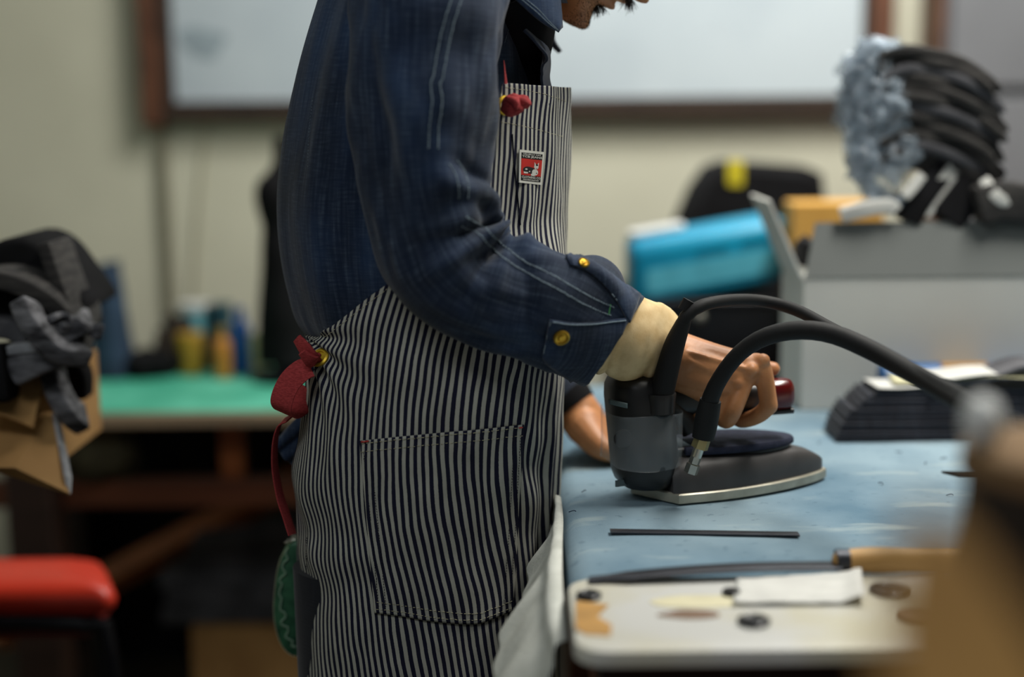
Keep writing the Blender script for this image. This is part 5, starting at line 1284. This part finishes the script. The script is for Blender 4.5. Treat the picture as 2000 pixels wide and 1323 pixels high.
# ---- sleeves
SL = [  # px, py, radius px, depth
    (905, -205, 84, 1.56), (872, -160, 118, 1.515), (850, -90, 140, 1.4600), (842, 0, 148, 1.4350), (836, 100, 143, 1.4250), (834, 200, 137, 1.4150), (834, 300, 124, 1.4080), (842, 390, 119, 1.4020), (868, 480, 122, 1.3980), (918, 545, 117, 1.4020), (985, 577, 113, 1.4120), (1060, 596, 108, 1.4220), (1120, 620, 109, 1.4360), (1162, 646, 106, 1.4500), (1198, 670, 102, 1.4600)]
SP = np.array([np.r_[at(p[0], p[1], p[3]), p[2]*p[3]/FPX] for p in SL])
NT, NPH = 210, 150
Q = cr(SP, NT); CT, CRr = Q[:, :3], Q[:, 3]
TT = np.gradient(CT, axis=0); TT /= np.linalg.norm(TT, axis=1)[:, None]
cs = np.r_[0, np.cumsum(np.linalg.norm(np.diff(CT, axis=0), axis=1))]
VD = CT-CAMPOS; VD /= np.linalg.norm(VD, axis=1)[:, None]; TT = TT-VD*(TT*VD).sum(1)[:, None]; TT /= np.linalg.norm(TT, axis=1)[:, None]
PH = np.linspace(-pi, pi, NPH, endpoint=False)
N1 = np.array([0, -1.0, 0])-TT*(TT @ np.array([0, -1.0, 0]))[:, None]; N1 /= np.linalg.norm(N1, axis=1)[:, None]
N2 = np.cross(TT, N1)
S_, F_g = np.meshgrid(cs, PH, indexing='ij')
se = cs[np.argmin(np.linalg.norm(CT-at(890, 520, 1.37), axis=1))]
# folds: radiating from the inner elbow, stacked creases on the upper arm, drag lines on the forearm
a_ = (S_-se)/0.075; b_ = (F_g+pi/2+0.15)/1.25
rad = np.sqrt(a_**2+b_**2)+1e-6; psi = np.arctan2(a_, b_)
w1 = 0.0085*np.cos(5.5*psi+1.6*fbm(p3(S_*14, F_g*0.9), 17, 2))*np.exp(-(rad/1.5)**2)*np.clip(rad/0.35, 0, 1)
w2 = 0.0040*np.sin(S_*70+1.4*F_g+2.6*fbm(p3(S_*9, F_g*0.8), 23, 2))*np.exp(-((S_-se-0.01)/0.085)**2)*np.clip(1-F_g/2.2, 0.15, 1)
w3 = 0.0072*fbm(p3(S_*9, F_g*1.1), 29, 3)
w4 = 0.0068*np.sin(F_g*3.2+S_*9+1.5*fbm(p3(S_*6, F_g*0.9), 31, 2))*np.clip((se-S_)/0.12, 0, 1)
w5 = 0.0060*np.exp(-((F_g+pi/2)/0.55)**2)*np.sin((S_-se)*92+0.6)*np.clip((S_-se)/0.03, 0, 1)
def crease(s0, f0, s1, f1, amp, wd):
    """ridge (amp>0) or valley along a line in (arc length, angle) space"""
    ux, uy = (s1-s0), (f1-f0)*0.062; L2 = ux*ux+uy*uy
    t = np.clip(((S_-s0)*ux+(F_g-f0)*0.062*uy)/L2, 0, 1)
    dd_ = np.sqrt((S_-s0-t*ux)**2+((F_g-f0)*0.062-t*uy)**2)
    return amp*np.exp(-(dd_/wd)**2)*np.sin(pi*np.clip(t*0.8+0.1, 0, 1))
w6 = (crease(se-0.010, -1.7, se-0.030, 0.35, -0.011, 0.009)+crease(se+0.008, -1.7, se-0.004, 0.50, 0.010, 0.008)
      + crease(se+0.026, -1.8, se+0.030, 0.45, -0.008, 0.008)+crease(se+0.042, -1.7, se+0.060, 0.2, 0.006, 0.008)
      + crease(se-0.045, -1.5, se-0.085, -0.1, 0.008, 0.010)+crease(se-0.060, -1.6, se-0.105, -0.35, -0.007, 0.009)
      + crease(se+0.075, -1.0, se+0.105, 0.5, -0.005, 0.009)+crease(se+0.03, 0.9, se+0.10, 0.6, -0.005, 0.010)
      + crease(se-0.20, 0.5, se-0.05, 0.75, -0.006, 0.012)+crease(se-0.21, 0.1, se-0.07, 0.30, 0.005, 0.012))
DSP = (w1+w2+w3+w4+w5+w6)*np.clip((cs[-1]-S_)/0.05+0.25, 0.25, 1)
flat_ = 1.0+0.0*S_
RR = CRr[:, None]+DSP
PS = CT[:, None]+RR[..., None]*(np.cos(F_g)[..., None]*N1[:, None]*0.92+np.sin(F_g)[..., None]*N2[:, None])
sb = bvh_of(PS, False, True)
sleeve = gridobj('sleeve', PS, M['denim'], jacket, uv=np.stack([F_g*0.062, S_], -1), cv=True); mod_solid(sleeve, 0.002)
ss = MB(); stitch(ss, sb, [(972, -15), (979, 20), (974, 48), (966, 66)], 4, 0.85, 0.0006, 0.0004); stitch(ss, sb, [(977, 45), (975, 70), (968, 84)], 4, 0.85, 0.0005, 0.0004); ss.build('sleeve_stitching', M['thread'], sleeve, sharp=0)
SEAM = [[(896, -10), (880, 40), (868, 90), (858, 150), (853, 165), (856, 200), (849, 250), (848, 292)], [(884, 316), (898, 340), (906, 372), (905, 388)], [(905, 430), (935, 446), (966, 474), (1000, 505), (1045, 530), (1100, 560), (1150, 587), (1196, 607)]]
for path in SEAM:
    P_ = np.array(path, float); tg = np.gradient(P_, axis=0); tg /= np.linalg.norm(tg, axis=1)[:, None]; nn = np.c_[-tg[:, 1], tg[:, 0]]
    ss = MB()
    for off_ in (-11, 7):
        stitch(ss, sb, P_-nn*off_, 5.2, 0.78, 0.0008, 0.0017)
    ss.build('sleeve_stitching', M['thread'], sleeve, sharp=0)
# raised felled seam between the two stitch rows
for path in (SEAM[0], SEAM[2]):
    P_ = np.array(path, float); tg = np.gradient(P_, axis=0); tg /= np.linalg.norm(tg, axis=1)[:, None]; nn = np.c_[-tg[:, 1], tg[:, 0]]
    G_, _, _ = proj_quad(sb, P_+nn*13, P_-nn*10, 60, 6, 0.0002)
    for i in range(60):
        for j in range(6): G_[i, j] += np.array((0, -1, 0))*0.0011*sin(pi*j/5)**0.5
    o = gridobj('felled_seam', G_, M['denim_seam'], sleeve, uv=np.stack([G_[..., 0]+0.3, G_[..., 2]], -1)); mod_solid(o, 0.0006, 0)
g_ = MB(); stitch(g_, sb, [(1190, 594), (1187, 614)], 2.6, 1.1, 0.0010, 0.0012, 0); g_.build('green_bartack', M['thread_green'], sleeve, sharp=0)
# cuff: lower leaf with button, upper leaf folded open
def cuffleaf(name, top, bot, nu, nv, lift, bulge):
    G_, Nn, _ = proj_quad(sb, top, bot, nu, nv, lift)
    for i in range(nu):
        for j in range(nv): G_[i, j] += Nn[i, j]*bulge*sin(pi*i/(nu-1))*sin(pi*j/(nv-1))
    o = gridobj(name, G_, M['denim'], sleeve, uv=np.stack([G_[..., 0]+G_[..., 1], G_[..., 2]+0.2], -1)); mod_solid(o, 0.003, 0); return o, bvh_of(G_)
c1, cb1 = cuffleaf('cuff', [(1072, 622), (1110, 628), (1160, 628), (1204, 622), (1224, 620)], [(1059, 694), (1078, 712), (1105, 732), (1135, 752), (1163, 762)], 30, 20, 0.0035, 0.002)
cf = MB(); stitch(cf, cb1, [(1074, 627), (1110, 633), (1160, 633), (1220, 626)], 4, 0.9, 0.0008, 0.0018, 0.2)
stitch(cf, cb1, [(1074, 628), (1067, 660), (1062, 690)], 4, 0.9, 0.0005, 0.0018, 0.2)
cf.build('cuff_stitching', M['thread'], c1, sharp=0)
def button(px, py, bvh, r, par, lift):
    h = hit_near(bvh, px, py); p, n = h[0]+h[1]*lift, h[1]
    Rr = np.array(Vector((0, 0, 1)).rotation_difference(Vector(n)).to_matrix())
    return MB().lathe([(0.0005, -0.001), (r*0.9, -0.001), (r, 0.0006), (r*0.97, 0.0022), (r*0.82, 0.0028), (r*0.66, 0.0016), (r*0.5, 0.0014), (r*0.36, 0.0024), (r*0.2, 0.0026), (0.0005, 0.0022)], p, 28, R=Rr).build('button', M['brass'], par)
button(1095, 657, cb1, 0.0083, c1, 0.0022)
c2, cb2 = cuffleaf('cuff', [(1106, 497), (1135, 508), (1165, 524), (1205, 552), (1245, 580)], [(1112, 520), (1145, 535), (1175, 560), (1200, 590), (1224, 630)], 30, 14, 0.004, 0.004)
cf = MB(); stitch(cf, cb2, [(1116, 517), (1147, 531), (1178, 556), (1203, 586), (1222, 622)], 4, 0.9, 0.0006, 0.0018, 0.2); cf.build('cuff_stitching', M['thread'], c2, sharp=0)
button(1139, 515, cb2, 0.0058, c2, 0.0006)
# beige shirt cuff
BC = np.array([np.r_[at(p[0], p[1], p[3]), p[2]*p[3]/FPX] for p in [(1185, 650, 74, 1.47), (1225, 660, 78, 1.485), (1262, 669, 74, 1.498), (1290, 677, 65, 1.508), (1306, 682, 57, 1.512)]])
Q = cr(BC, 46); T2 = np.gradient(Q[:, :3], axis=0); T2 /= np.linalg.norm(T2, axis=1)[:, None]
VD = Q[:, :3]-CAMPOS; VD /= np.linalg.norm(VD, axis=1)[:, None]; T2 = T2-VD*(T2*VD).sum(1)[:, None]; T2 /= np.linalg.norm(T2, axis=1)[:, None]
n1 = np.array([0, -1.0, 0])-T2*(T2 @ np.array([0, -1.0, 0]))[:, None]; n1 /= np.linalg.norm(n1, axis=1)[:, None]; n2 = np.cross(T2, n1)
ph = np.linspace(-pi, pi, 90, endpoint=False); Sg, Pg = np.meshgrid(np.linspace(0, 1, 46), ph, indexing='ij')
dd = 0.002+0.0022*(1/(1+np.exp(-(Sg-0.66)/0.012)))*(Sg < 0.985)-0.0030*np.exp(-((Sg-0.12)/0.05)**2)+0.0030*np.sin(Sg*30+Pg*2.2)*np.exp(-((Pg-0.9)/0.5)**2)*np.exp(-((Sg-0.8)/0.2)**2)+0.0016*fbm(p3(Sg*4, Pg*1.2), 41, 2)+0.0022*np.sin(Sg*13+Pg*1.4)*np.exp(-((Pg-0.7)/0.7)**2)
Pb = Q[:, None, :3]+(Q[:, 3][:, None]+dd)[..., None]*(np.cos(Pg)[..., None]*n1[:, None]*0.85+np.sin(Pg)[..., None]*n2[:, None])
o = gridobj('shirt_cuff', Pb, M['beige'], man, cv=True); mod_solid(o, 0.0018)
bs = bvh_of(Pb, False, True); tb = MB(); stitch(tb, bs, [(1262, 590), (1272, 640), (1262, 700), (1250, 716)], 4, 0.6, 0.0003); tb.build('cuff_seam', M['thread_cream'], o, sharp=0)
# far sleeve
LS = np.array([np.r_[at(p[0], p[1], p[3]), p[2]*p[3]/FPX] for p in [(905, -120, 110, 1.72), (905, 0, 112, 1.75), (900, 260, 105, 1.80), (910, 500, 100, 1.82), (970, 610, 92, 1.80), (1040, 700, 80, 1.75), (1092, 768, 62, 1.712), (1112, 792, 48, 1.703)]])
mbx = MB(); mbx.tube(LS[:, :3], LS[:, 3], 40, n=60); o = mbx.build('sleeve', M['denim_in'], jacket)
L = o.data.uv_layers.new(name='UVMap')
mbx = MB(); mbx.tube([at(1094, 765, 1.712), at(1108, 784, 1.706), at(1121, 800, 1.702)], [0.034, 0.033, 0.031], 28, n=10); o = mbx.build('knit_cuff', M['blackcloth'], man)

# ---- striped apron
AT = [(150, 640, 1114), (185, 640, 1116), (240, 615, 1117), (290, 600, 1117), (380, 585, 1114), (480, 580, 1110), (545, 590, 1108), (600, 600, 1106), (660, 607, 1104), (760, 597, 1102), (820, 584, 1099), (900, 574, 1094), (1000, 582, 1088), (1050, 591, 1086), (1150, 589, 1090), (1250, 591, 1092), (1345, 592, 1092), (1500, 594, 1092)]
AR = [(150, 0.1691), (290, 0.1673), (480, 0.1638), (600, 0.1620), (760, 0.1664), (900, 0.1691), (1050, 0.1709), (1345, 0.1709), (1500, 0.1709)]
at_ = np.array(AT, float); ar_ = np.array(AR, float)
PYA = np.linspace(1500, 150, 330); THA = np.linspace(-2.95, 2.95, 420)
def apron_e(PY): return 0.88+0*PY
def apron_pts(PY, TH):
    P = ring_at(PY, TH, at_, ar_, 0.0, apron_e(PY))
    z = P[..., 2]
    front = np.exp(-((TH-0.42)/0.36)**2)
    low = np.clip((1.03-z)/0.12, 0, 1)
    w = 0.0034*np.sin(TH*25+3.2*fbm(p3(TH*2.5, z*4.5), 51, 2))*front*low
    w += 0.0016*np.sin(TH*17+1.5*fbm(p3(TH*2, z*6), 52, 2))*np.exp(-((TH-0.75)/0.3)**2)*np.clip((z-1.05)/0.1, 0, 1)
    # gathers running from the back tie
    dx, dz_ = (2.62-TH), (1.055-z)/0.16
    rr_ = np.sqrt(dx**2+dz_**2)+1e-6; ps_ = np.arctan2(dz_, dx)
    w += 0.0042*np.sin(ps_*15+2.2*fbm(p3(TH*2, z*5), 53, 2))*np.exp(-(rr_/0.62)**2)*np.clip(rr_/0.12, 0, 1)
    w += 0.0024*fbm(p3(TH*3.2, z*8), 54, 3)
    w += 0.0040*np.sin((z*62)+TH*3+2*fbm(p3(TH*2, z*8), 55, 2))*np.exp(-((TH-2.45)/0.42)**2)*np.exp(-((z-0.86)/0.085)**2)
    w += 0.0030*np.sin((z*70)-TH*5+2*fbm(p3(TH*2, z*8), 56, 2))*np.exp(-((TH-0.75)/0.22)**2)*np.exp(-((z-0.90)/0.06)**2)
    w += 0.0065*np.exp(-((np.abs(TH)-2.45)/0.55)**2)*np.exp(-((z-1.025)/0.075)**2)
    d_ = np.stack([np.cos(TH), -np.sin(TH), 0*TH], -1)
    P = P+d_*w[..., None]
    P[..., 2] += np.clip((210-PY)/60, 0, 1)*(-0.010*np.cos(TH))
    return P
PYg, THg = np.meshgrid(PYA, THA, indexing='ij')
PA = apron_pts(PYg, THg)
# arc length around the hip gives the stripe coordinate
ref = ring_at(np.full_like(THA, 900.0), THA, at_, ar_, 0.0, 0.88)
sarc = np.r_[0, np.cumsum(np.linalg.norm(np.diff(ref, axis=0), axis=1))]
z0_ = at(850, 1300, YC)[2]
PYR = np.linspace(1500, 150, 60); THR = np.linspace(-2.95, 2.95, 700)
_a, _b = np.meshgrid(PYR, THR, indexing='ij'); _rg = ring_at(_a, _b, at_, ar_, 0.0, apron_e(_a))
ARC = np.concatenate([np.zeros((60, 1)), np.cumsum(np.linalg.norm(np.diff(_rg, axis=1), axis=2), axis=1)], 1)
ARC -= np.array([np.interp(1.5708, THR, a) for a in ARC])[:, None]
ZR = _rg[:, 0, 2]
def arc_at(TH, z):
    r_ = np.clip(np.interp(z, ZR, np.arange(60.0)), 0, 58.999); i0 = np.floor(r_).astype(int); fr = r_-i0
    c_ = np.clip((np.asarray(TH)-THR[0])/(THR[1]-THR[0]), 0, 698.999); j0 = np.floor(c_).astype(int); g = c_-j0
    A = lambda i, j: ARC[i, j]
    return (A(i0, j0)*(1-g)+A(i0, j0+1)*g)*(1-fr)+(A(i0+1, j0)*(1-g)+A(i0+1, j0+1)*g)*fr
def fade_(z):
    q = np.clip((z-0.96)/0.24, 0, 1); return 1-q*q*(3-2*q)
def apron_uv(TH, z):
    TH, z = np.asarray(TH, float), np.asarray(z, float)
    return np.stack([arc_at(TH, z)-0.15*(z-z0_)*fade_(z)*np.clip(np.sin(np.clip(TH, 0, pi)), 0, 1)**1.5+0.0015*fbm(p3(TH*4, z*14), 61, 2), z], -1)
ab = bvh_of(PA)
def face_tz(i):
    a, b = divmod(i, len(THA)-1); return PYA[a], THA[b]
edge = []
for px, py in ((613, 660), (650, 632), (700, 590), (766, 545), (850, 492), (925, 447), (956, 400), (957, 300), (971, 240), (979, 158)):
    h = hit(ab, px, py)
    if h is None: print('edge miss', px, py); continue
    a, b = face_tz(h[2]); edge.append((a, b))
edge = np.array(edge); print('apron edge', edge.round(2).tolist())
epy, eth = edge[::-1, 0], edge[::-1, 1]       # py ascending
eth = eth.copy()
def th_near(py):
    t = np.interp(py, epy, eth); return np.where(py > epy[-1], 2.72, t)
NR, NCc = 330, 360
top_py = epy[0]
rowpy = np.linspace(1500, top_py, NR)
TN = th_near(rowpy)
PY2 = np.repeat(rowpy[:, None], NCc, 1); THC = np.repeat(np.linspace(-2.72, 2.72, NCc)[None], len(rowpy), 0)
TH2 = np.clip(THC, -TN[:, None], TN[:, None])
PA2 = apron_pts(PY2, TH2)
_fc = [f for f in grid_faces(len(rowpy), NCc) if len({(round(float(TH2.flat[i]), 6), i//NCc) for i in f}) > 2]
apron = mk('apron', PA2.reshape(-1, 3), _fc, M['stripe'], man, True, apron_uv(TH2, PA2[..., 2]).reshape(-1, 2))
mod_solid(apron, 0.0014)
ab2 = bvh_of(PA2)
def uv_at(i, co):
    r_, c_ = divmod(i, NCc-1); ids = ((r_, c_), (r_+1, c_), (r_+1, c_+1), (r_, c_+1))
    w = poly_3d_calc([Vector(PA2[q]) for q in ids], Vector(co))
    return sum(np.array(apron_uv(TH2[q], PA2[q][2]))*k for q, k in zip(ids, w))
# pocket
ptop = [(704, 861), (780, 853), (862, 845), (942, 838), (1021, 829)]
pbot = [(733, 1197), (782, 1203), (850, 1214), (925, 1219), (960, 1209), (1000, 1193)]
PPk, Nk, Ik = proj_quad(ab2, ptop, pbot, 90, 80, 0.0)
UVk = np.array([[uv_at(Ik[i, j], PPk[i, j]) for j in range(80)] for i in range(90)]); UVk[..., 0] += 0.0040
PPk = PPk+Nk*0.0022
pocket = gridobj('pocket', PPk, M['stripe'], apron, uv=UVk); mod_solid(pocket, 0.0012, 1)
pb_ = bvh_of(PPk)
sp_ = MB()
def inset(pts, dx, dy): return [(p[0]+dx, p[1]+dy) for p in pts]
stitch(sp_, pb_, inset(ptop, 2, 6)[:], 9, 0.6, 0.00036); stitch(sp_, pb_, inset(ptop, 2, 22), 9, 0.6, 0.00032)
stitch(sp_, pb_, inset(pbot, 2, -7), 8, 0.6, 0.0003); stitch(sp_, pb_, inset(pbot, 3, -20), 8, 0.6, 0.0003)
sp_.build('pocket_stitching', M['thread_cream'], pocket, sharp=0)
sp_ = MB()
for dx in (6, 20): stitch(sp_, pb_, [(704+dx, 885), (718+dx, 1020), (734+dx, 1188)], 5.2, 0.6, 0.00036)
sp_.build('side_stitching', M['thread_dark'], pocket, sharp=0); sp_ = MB()
for dx in (-5, -17): stitch(sp_, pb_, [(1021+dx, 850), (1012+dx, 1020), (1001+dx, 1182)], 5.2, 0.6, 0.00036)
sp_.build('side_stitching', M['thread_dark'], pocket, sharp=0)
rb = MB(); stitch(rb, pb_, [(706, 864), (720, 862)], 3, 1.3, 0.0009, 0.0006, 0.3); stitch(rb, pb_, [(1013, 836), (1019, 835)], 3, 1.3, 0.0007, 0.0006, 0.3); rb.build('red_bartack', M['thread_red'], pocket, sharp=0)
# hem stitching
hs = MB()
stitch(hs, ab2, [(988, 171), (1030, 177), (1070, 186), (1108, 199)], 6.5, 0.6, 0.00024, 0.00015)
stitch(hs, ab2, [(972, 237), (1020, 246), (1060, 256), (1102, 268)], 6.5, 0.6, 0.00024, 0.00015)
stitch(hs, ab2, [(768, 556), (720, 592), (672, 630), (632, 660)], 7, 0.55, 0.0003)
hs.build('hem_stitching', M['thread_cream'], apron, sharp=0)
hs = MB(); stitch(hs, ab2, [(600, 1050), (599, 1150), (602, 1250), (603, 1320)], 5, 0.6, 0.0004); hs.build('edge_stitching', M['thread_dark'], apron, sharp=0)
# bib pocket seam
o_ = proj_path(ab2, [(1000, 262), (1004, 320), (1010, 380), (1016, 440)], 40, 0.0006)
if len(o_) > 3: MB().tube(o_, 0.0007, 6).build('bib_seam', M['stripe'], apron)
# maker's patch
C4 = [(1011, 292), (1059, 297), (1053, 361), (1010, 356)]
hp = [hit_near(ab2, *q) for q in C4]; Q4 = [h[0]+h[1]*0.0016 for h in hp]
nP = np.cross(Q4[1]-Q4[0], Q4[3]-Q4[0]); nP /= np.linalg.norm(nP); nP = nP if nP[1] < 0 else -nP
_mx = 0.0
for i in range(9):
    for j in range(9):
        q_ = C4[0][0]+(C4[1][0]-C4[0][0])*i/8, C4[0][1]+(C4[3][1]-C4[0][1])*j/8+5*i/8
        _h = hit(ab2, *q_)
        if _h: _mx = max(_mx, float((_h[0]-Q4[0]).dot(nP)))
Q4 = [q+nP*(_mx+0.0006) for q in Q4]
def pt(u, v, l=0.0): return Q4[0]*(1-u)*(1-v)+Q4[1]*u*(1-v)+Q4[2]*u*v+Q4[3]*(1-u)*v+nP*l
pm_w, pm_k, pm_r = plain('patch_white', lin(214, 214, 206), 0.9), plain('patch_black', lin(26, 26, 26), 0.9), plain('patch_red', lin(190, 40, 30), 0.9)
pa = MB()
def prect(u0, u1, v0, v1, l, m):
    N_ = 6
    P = np.array([[pt(u0+(u1-u0)*i/N_, v0+(v1-v0)*j/N_, l) for j in range(N_+1)] for i in range(N_+1)]); pa.add(P.reshape(-1, 3), grid_faces(N_+1, N_+1), m)
def ppoly(pts, l, m): pa.add([pt(u, v, l) for u, v in pts], [tuple(range(len(pts)))], m)
pa.rings(np.array([[pt(u, v, l) for u, v in ((0, 0), (0.5, 0), (1, 0), (1, 0.5), (1, 1), (0.5, 1), (0, 1), (0, 0.5))] for l in (-0.0012, 0.0)]), True, 0)
prect(0.065, 0.935, 0.075, 0.925, 0.00012, 1)
prect(0.065, 0.935, 0.255, 0.755, 0.00022, 2)
ell = lambda cu, cv, ru, rv, n=18: [(cu+ru*cos(a), cv+rv*sin(a)) for a in np.linspace(0, 2*pi, n, endpoint=False)]
ppoly(ell(0.36, 0.59, 0.22, 0.105), 0.00032, 1); ppoly(ell(0.50, 0.60, 0.16, 0.10), 0.00033, 1)
ppoly(ell(0.66, 0.64, 0.135, 0.095), 0.00036, 0); ppoly(ell(0.58, 0.72, 0.10, 0.04), 0.00037, 0)
ppoly(ell(0.70, 0.47, 0.095, 0.075), 0.00038, 0); ppoly([(0.62, 0.45), (0.61, 0.33), (0.69, 0.41)], 0.00038, 0); ppoly([(0.72, 0.41), (0.80, 0.33), (0.79, 0.45)], 0.00038, 0)
ppoly(ell(0.72, 0.415, 0.05, 0.03), 0.00042, 1); ppoly(ell(0.28, 0.57, 0.05, 0.025), 0.00042, 0); ppoly([(0.17, 0.65), (0.36, 0.655), (0.35, 0.70), (0.18, 0.70)], 0.00042, 0)
ppoly(ell(0.42, 0.63, 0.03, 0.02), 0.00042, 0); ppoly(ell(0.72, 0.52, 0.02, 0.012), 0.00045, 1); ppoly(ell(0.73, 0.66, 0.03, 0.015), 0.00042, 1)
def ptext(s, u0, u1, v0, v1, m, l=0.0005):
    cu = bpy.data.curves.new('t', 'FONT'); cu.body = s; cu.size = 1; cu.resolution_u = 2; cu.offset = 0.018
    ob = bpy.data.objects.new('t', cu); COL.objects.link(ob)
    dg = bpy.context.evaluated_depsgraph_get(); me = bpy.data.meshes.new_from_object(ob.evaluated_get(dg))
    V_ = np.array([v.co for v in me.vertices]); F_ = [tuple(p.vertices) for p in me.polygons]
    lo, hi = V_.min(0), V_.max(0); V_ = (V_-lo)/np.maximum(hi-lo, 1e-6)
    pa.add([pt(u0+(u1-u0)*q[0], v1+(v0-v1)*q[1], l) for q in V_], F_, m)
    bpy.data.objects.remove(ob); bpy.data.curves.remove(cu); bpy.data.meshes.remove(me)
ptext('HILLBILLY CAT', 0.14, 0.86, 0.095, 0.135, 0); ptext('TCB JEANS', 0.09, 0.91, 0.155, 0.235, 0)
ptext('CLOTHING CO', 0.09, 0.91, 0.775, 0.845, 0); ptext('INCORPORATED', 0.15, 0.85, 0.868, 0.905, 0)
patch = mk('brand_patch', pa.v, pa.f, [pm_w, pm_k, pm_r], apron, False, None, pa.mi)
# bib strap, red knot and grommets
def grommet(px, py, R0, par):
    h = hit_near(ab2, px, py); n = h[1]; Rr = np.array(Vector((0, 0, 1)).rotation_difference(Vector(n)).to_matrix())
    return MB().lathe([(R0*0.62, 0.0), (R0*0.66, 0.0018), (R0*0.8, 0.0026), (R0, 0.0016), (R0*1.04, 0.0), (R0*0.8, -0.0006)], h[0], 26, R=Rr).build('grommet', M['yellow'], par), h
_, gh = grommet(985, 206, 0.0098, apron)
kb = MB(); nn = gh[1]
blob(kb, at(1001, 205, gh[0][1]-0.014), (0.0115, 0.010, 0.0112), 2, 0.14, 1.6, 24, 30)
blob(kb, at(1022, 199, gh[0][1]-0.012), (0.0085, 0.008, 0.0066), 6, 0.16, 1.8, 20, 26, R=Ry(radians(25)))
kb.tube([at(992, 192, gh[0][1]-0.022), at(1006, 198, gh[0][1]-0.025), at(1008, 208, gh[0][1]-0.025)], [0.003, 0.0042, 0.003], 10, n=12, round_=True)
kb.build('strap_knot', M['red_web'], apron, sharp=0)
hst = hit(jb, 985, 120)
zk_ = gh[0][1]
ribbon([at(984, 118, zk_-0.002), at(986, 140, zk_-0.006), at(988, 164, zk_-0.008)], [(1, 0.6, 0)], [0.0006, 0.0018, 0.0035], 0.0012, 'neck_strap', M['red_web'], apron, 12)
# waist tie at the back
_, g2 = grommet(624, 699, 0.0105, apron)
dz0 = g2[0][1]
ribbon([at(620, 706, dz0-0.004), at(608, 696, dz0-0.014), at(596, 682, dz0-0.016), at(580, 661, dz0-0.012)], [(0.7, -0.5, 0.6)], [0.010, 0.016, 0.017, 0.012], 0.004, 'tie_end', M['red_web'], apron, 24, 0.45)
ribbon([at(621, 698, dz0-0.006), at(612, 706, dz0-0.013), at(602, 700, dz0-0.018), at(590, 688, dz0-0.020)], [(0.5, -0.5, 0.8)], [0.014, 0.018, 0.014, 0.010], 0.005, 'tie_knot', M['red_web'], apron, 20, 0.45)
w_ = np.array((0.85, -0.35, -0.30))
ribbon([at(606, 716, dz0-0.004), at(586, 726, dz0-0.006), at(566, 746, dz0-0.008), at(553, 772, dz0-0.010), at(549, 795, dz0-0.008), at(558, 808, dz0+0.008), at(575, 803, dz0+0.028), at(592, 785, dz0+0.036), at(603, 760, dz0+0.034)], [w_, w_, w_, w_, w_, w_], 0.026, 0.0016, 'tie_loop', M['red_web'], apron, 60, 0.4)
ribbon([at(570, 815, dz0+0.02), at(548, 828, dz0+0.03), at(538, 860, dz0+0.035), at(537, 910, dz0+0.04), at(546, 965, dz0+0.04), at(560, 1010, dz0+0.035), at(571, 1045, dz0+0.03)], [(0.12, 1, 0.1)], 0.022, 0.0015, 'tie_strap', M['red_web'], apron, 50, 0.4)

# ---- green leather long wallet in the back pocket
dW = 1.588
wl = [(572, 1056), (556, 1072), (543, 1104), (536, 1150), (534, 1190), (538, 1226), (549, 1258), (566, 1278), (584, 1283), (596, 1280), (606, 1200), (606, 1100), (596, 1056)]
Wp = cr(np.array([(*at(p[0], p[1], dW)[[0, 2]], 0) for p in wl+wl[:1]]), 90)[:-1]
cw = Wp[:, :2].mean(0)
wal = thing('long_wallet', 'green leather long wallet sticking out of the back trouser pocket', 'wallet', (cw[0], dW, Wp[:, 1].min()))
rows = [[(cw[0]+(x-cw[0])*s, dW+y, cw[1]+(z-cw[1])*s) for x, z in Wp[:, :2]] for y, s in ((-0.006, 0.93), (-0.0045, 0.98), (0, 1.0), (0.012, 1.0), (0.0145, 0.97))]
MB().rings(np.array(rows)).build('body', M['green_leather'], wal, sharp=70)
ws_ = MB()
for k in range(2, 46):
    a = Wp[k]; b = Wp[k+1]; f = lambda q: np.array((cw[0]+(q[0]-cw[0])*0.95, dW-0.0062, cw[1]+(q[1]-cw[1])*0.965))
    A_, B_ = f(a), f(b); ws_.tube([A_, A_+(B_-A_)*0.6], 0.0006, 5)
ws_.build('edge_stitching', M['thread_cream'], wal, sharp=0)
sq = [(562, 1072), (558, 1082), (562, 1092), (554, 1100), (552, 1110), (558, 1120), (552, 1126), (546, 1134), (551, 1142), (547, 1152), (546, 1162), (550, 1170), (548, 1182), (548, 1192), (556, 1198), (558, 1206), (550, 1214), (552, 1222), (562, 1226), (562, 1236), (558, 1244), (566, 1250), (572, 1254), (570, 1262), (578, 1264)]
MB().tube([at(p[0], p[1], dW-0.0066) for p in sq], 0.0012, 7, n=120).build('tooled_line', plain('pale_green_edge', lin(130, 160, 136), 0.35), wal)
for k, (px, py) in enumerate(((560, 1060), (565, 1057), (570, 1055), (575, 1052), (573, 1047), (579, 1050))):
    c = at(px, py, dW-0.004); th = np.linspace(0, 2*pi, 13); R_ = Rz(k*1.1) @ Rx(k*0.9)
    MB().tube([c+R_ @ np.array((0.0024*cos(a), 0.0024*sin(a), 0)) for a in th], 0.0006, 6).build('chain_link', M['silver'], wal)
bpy.context.view_layer.update()
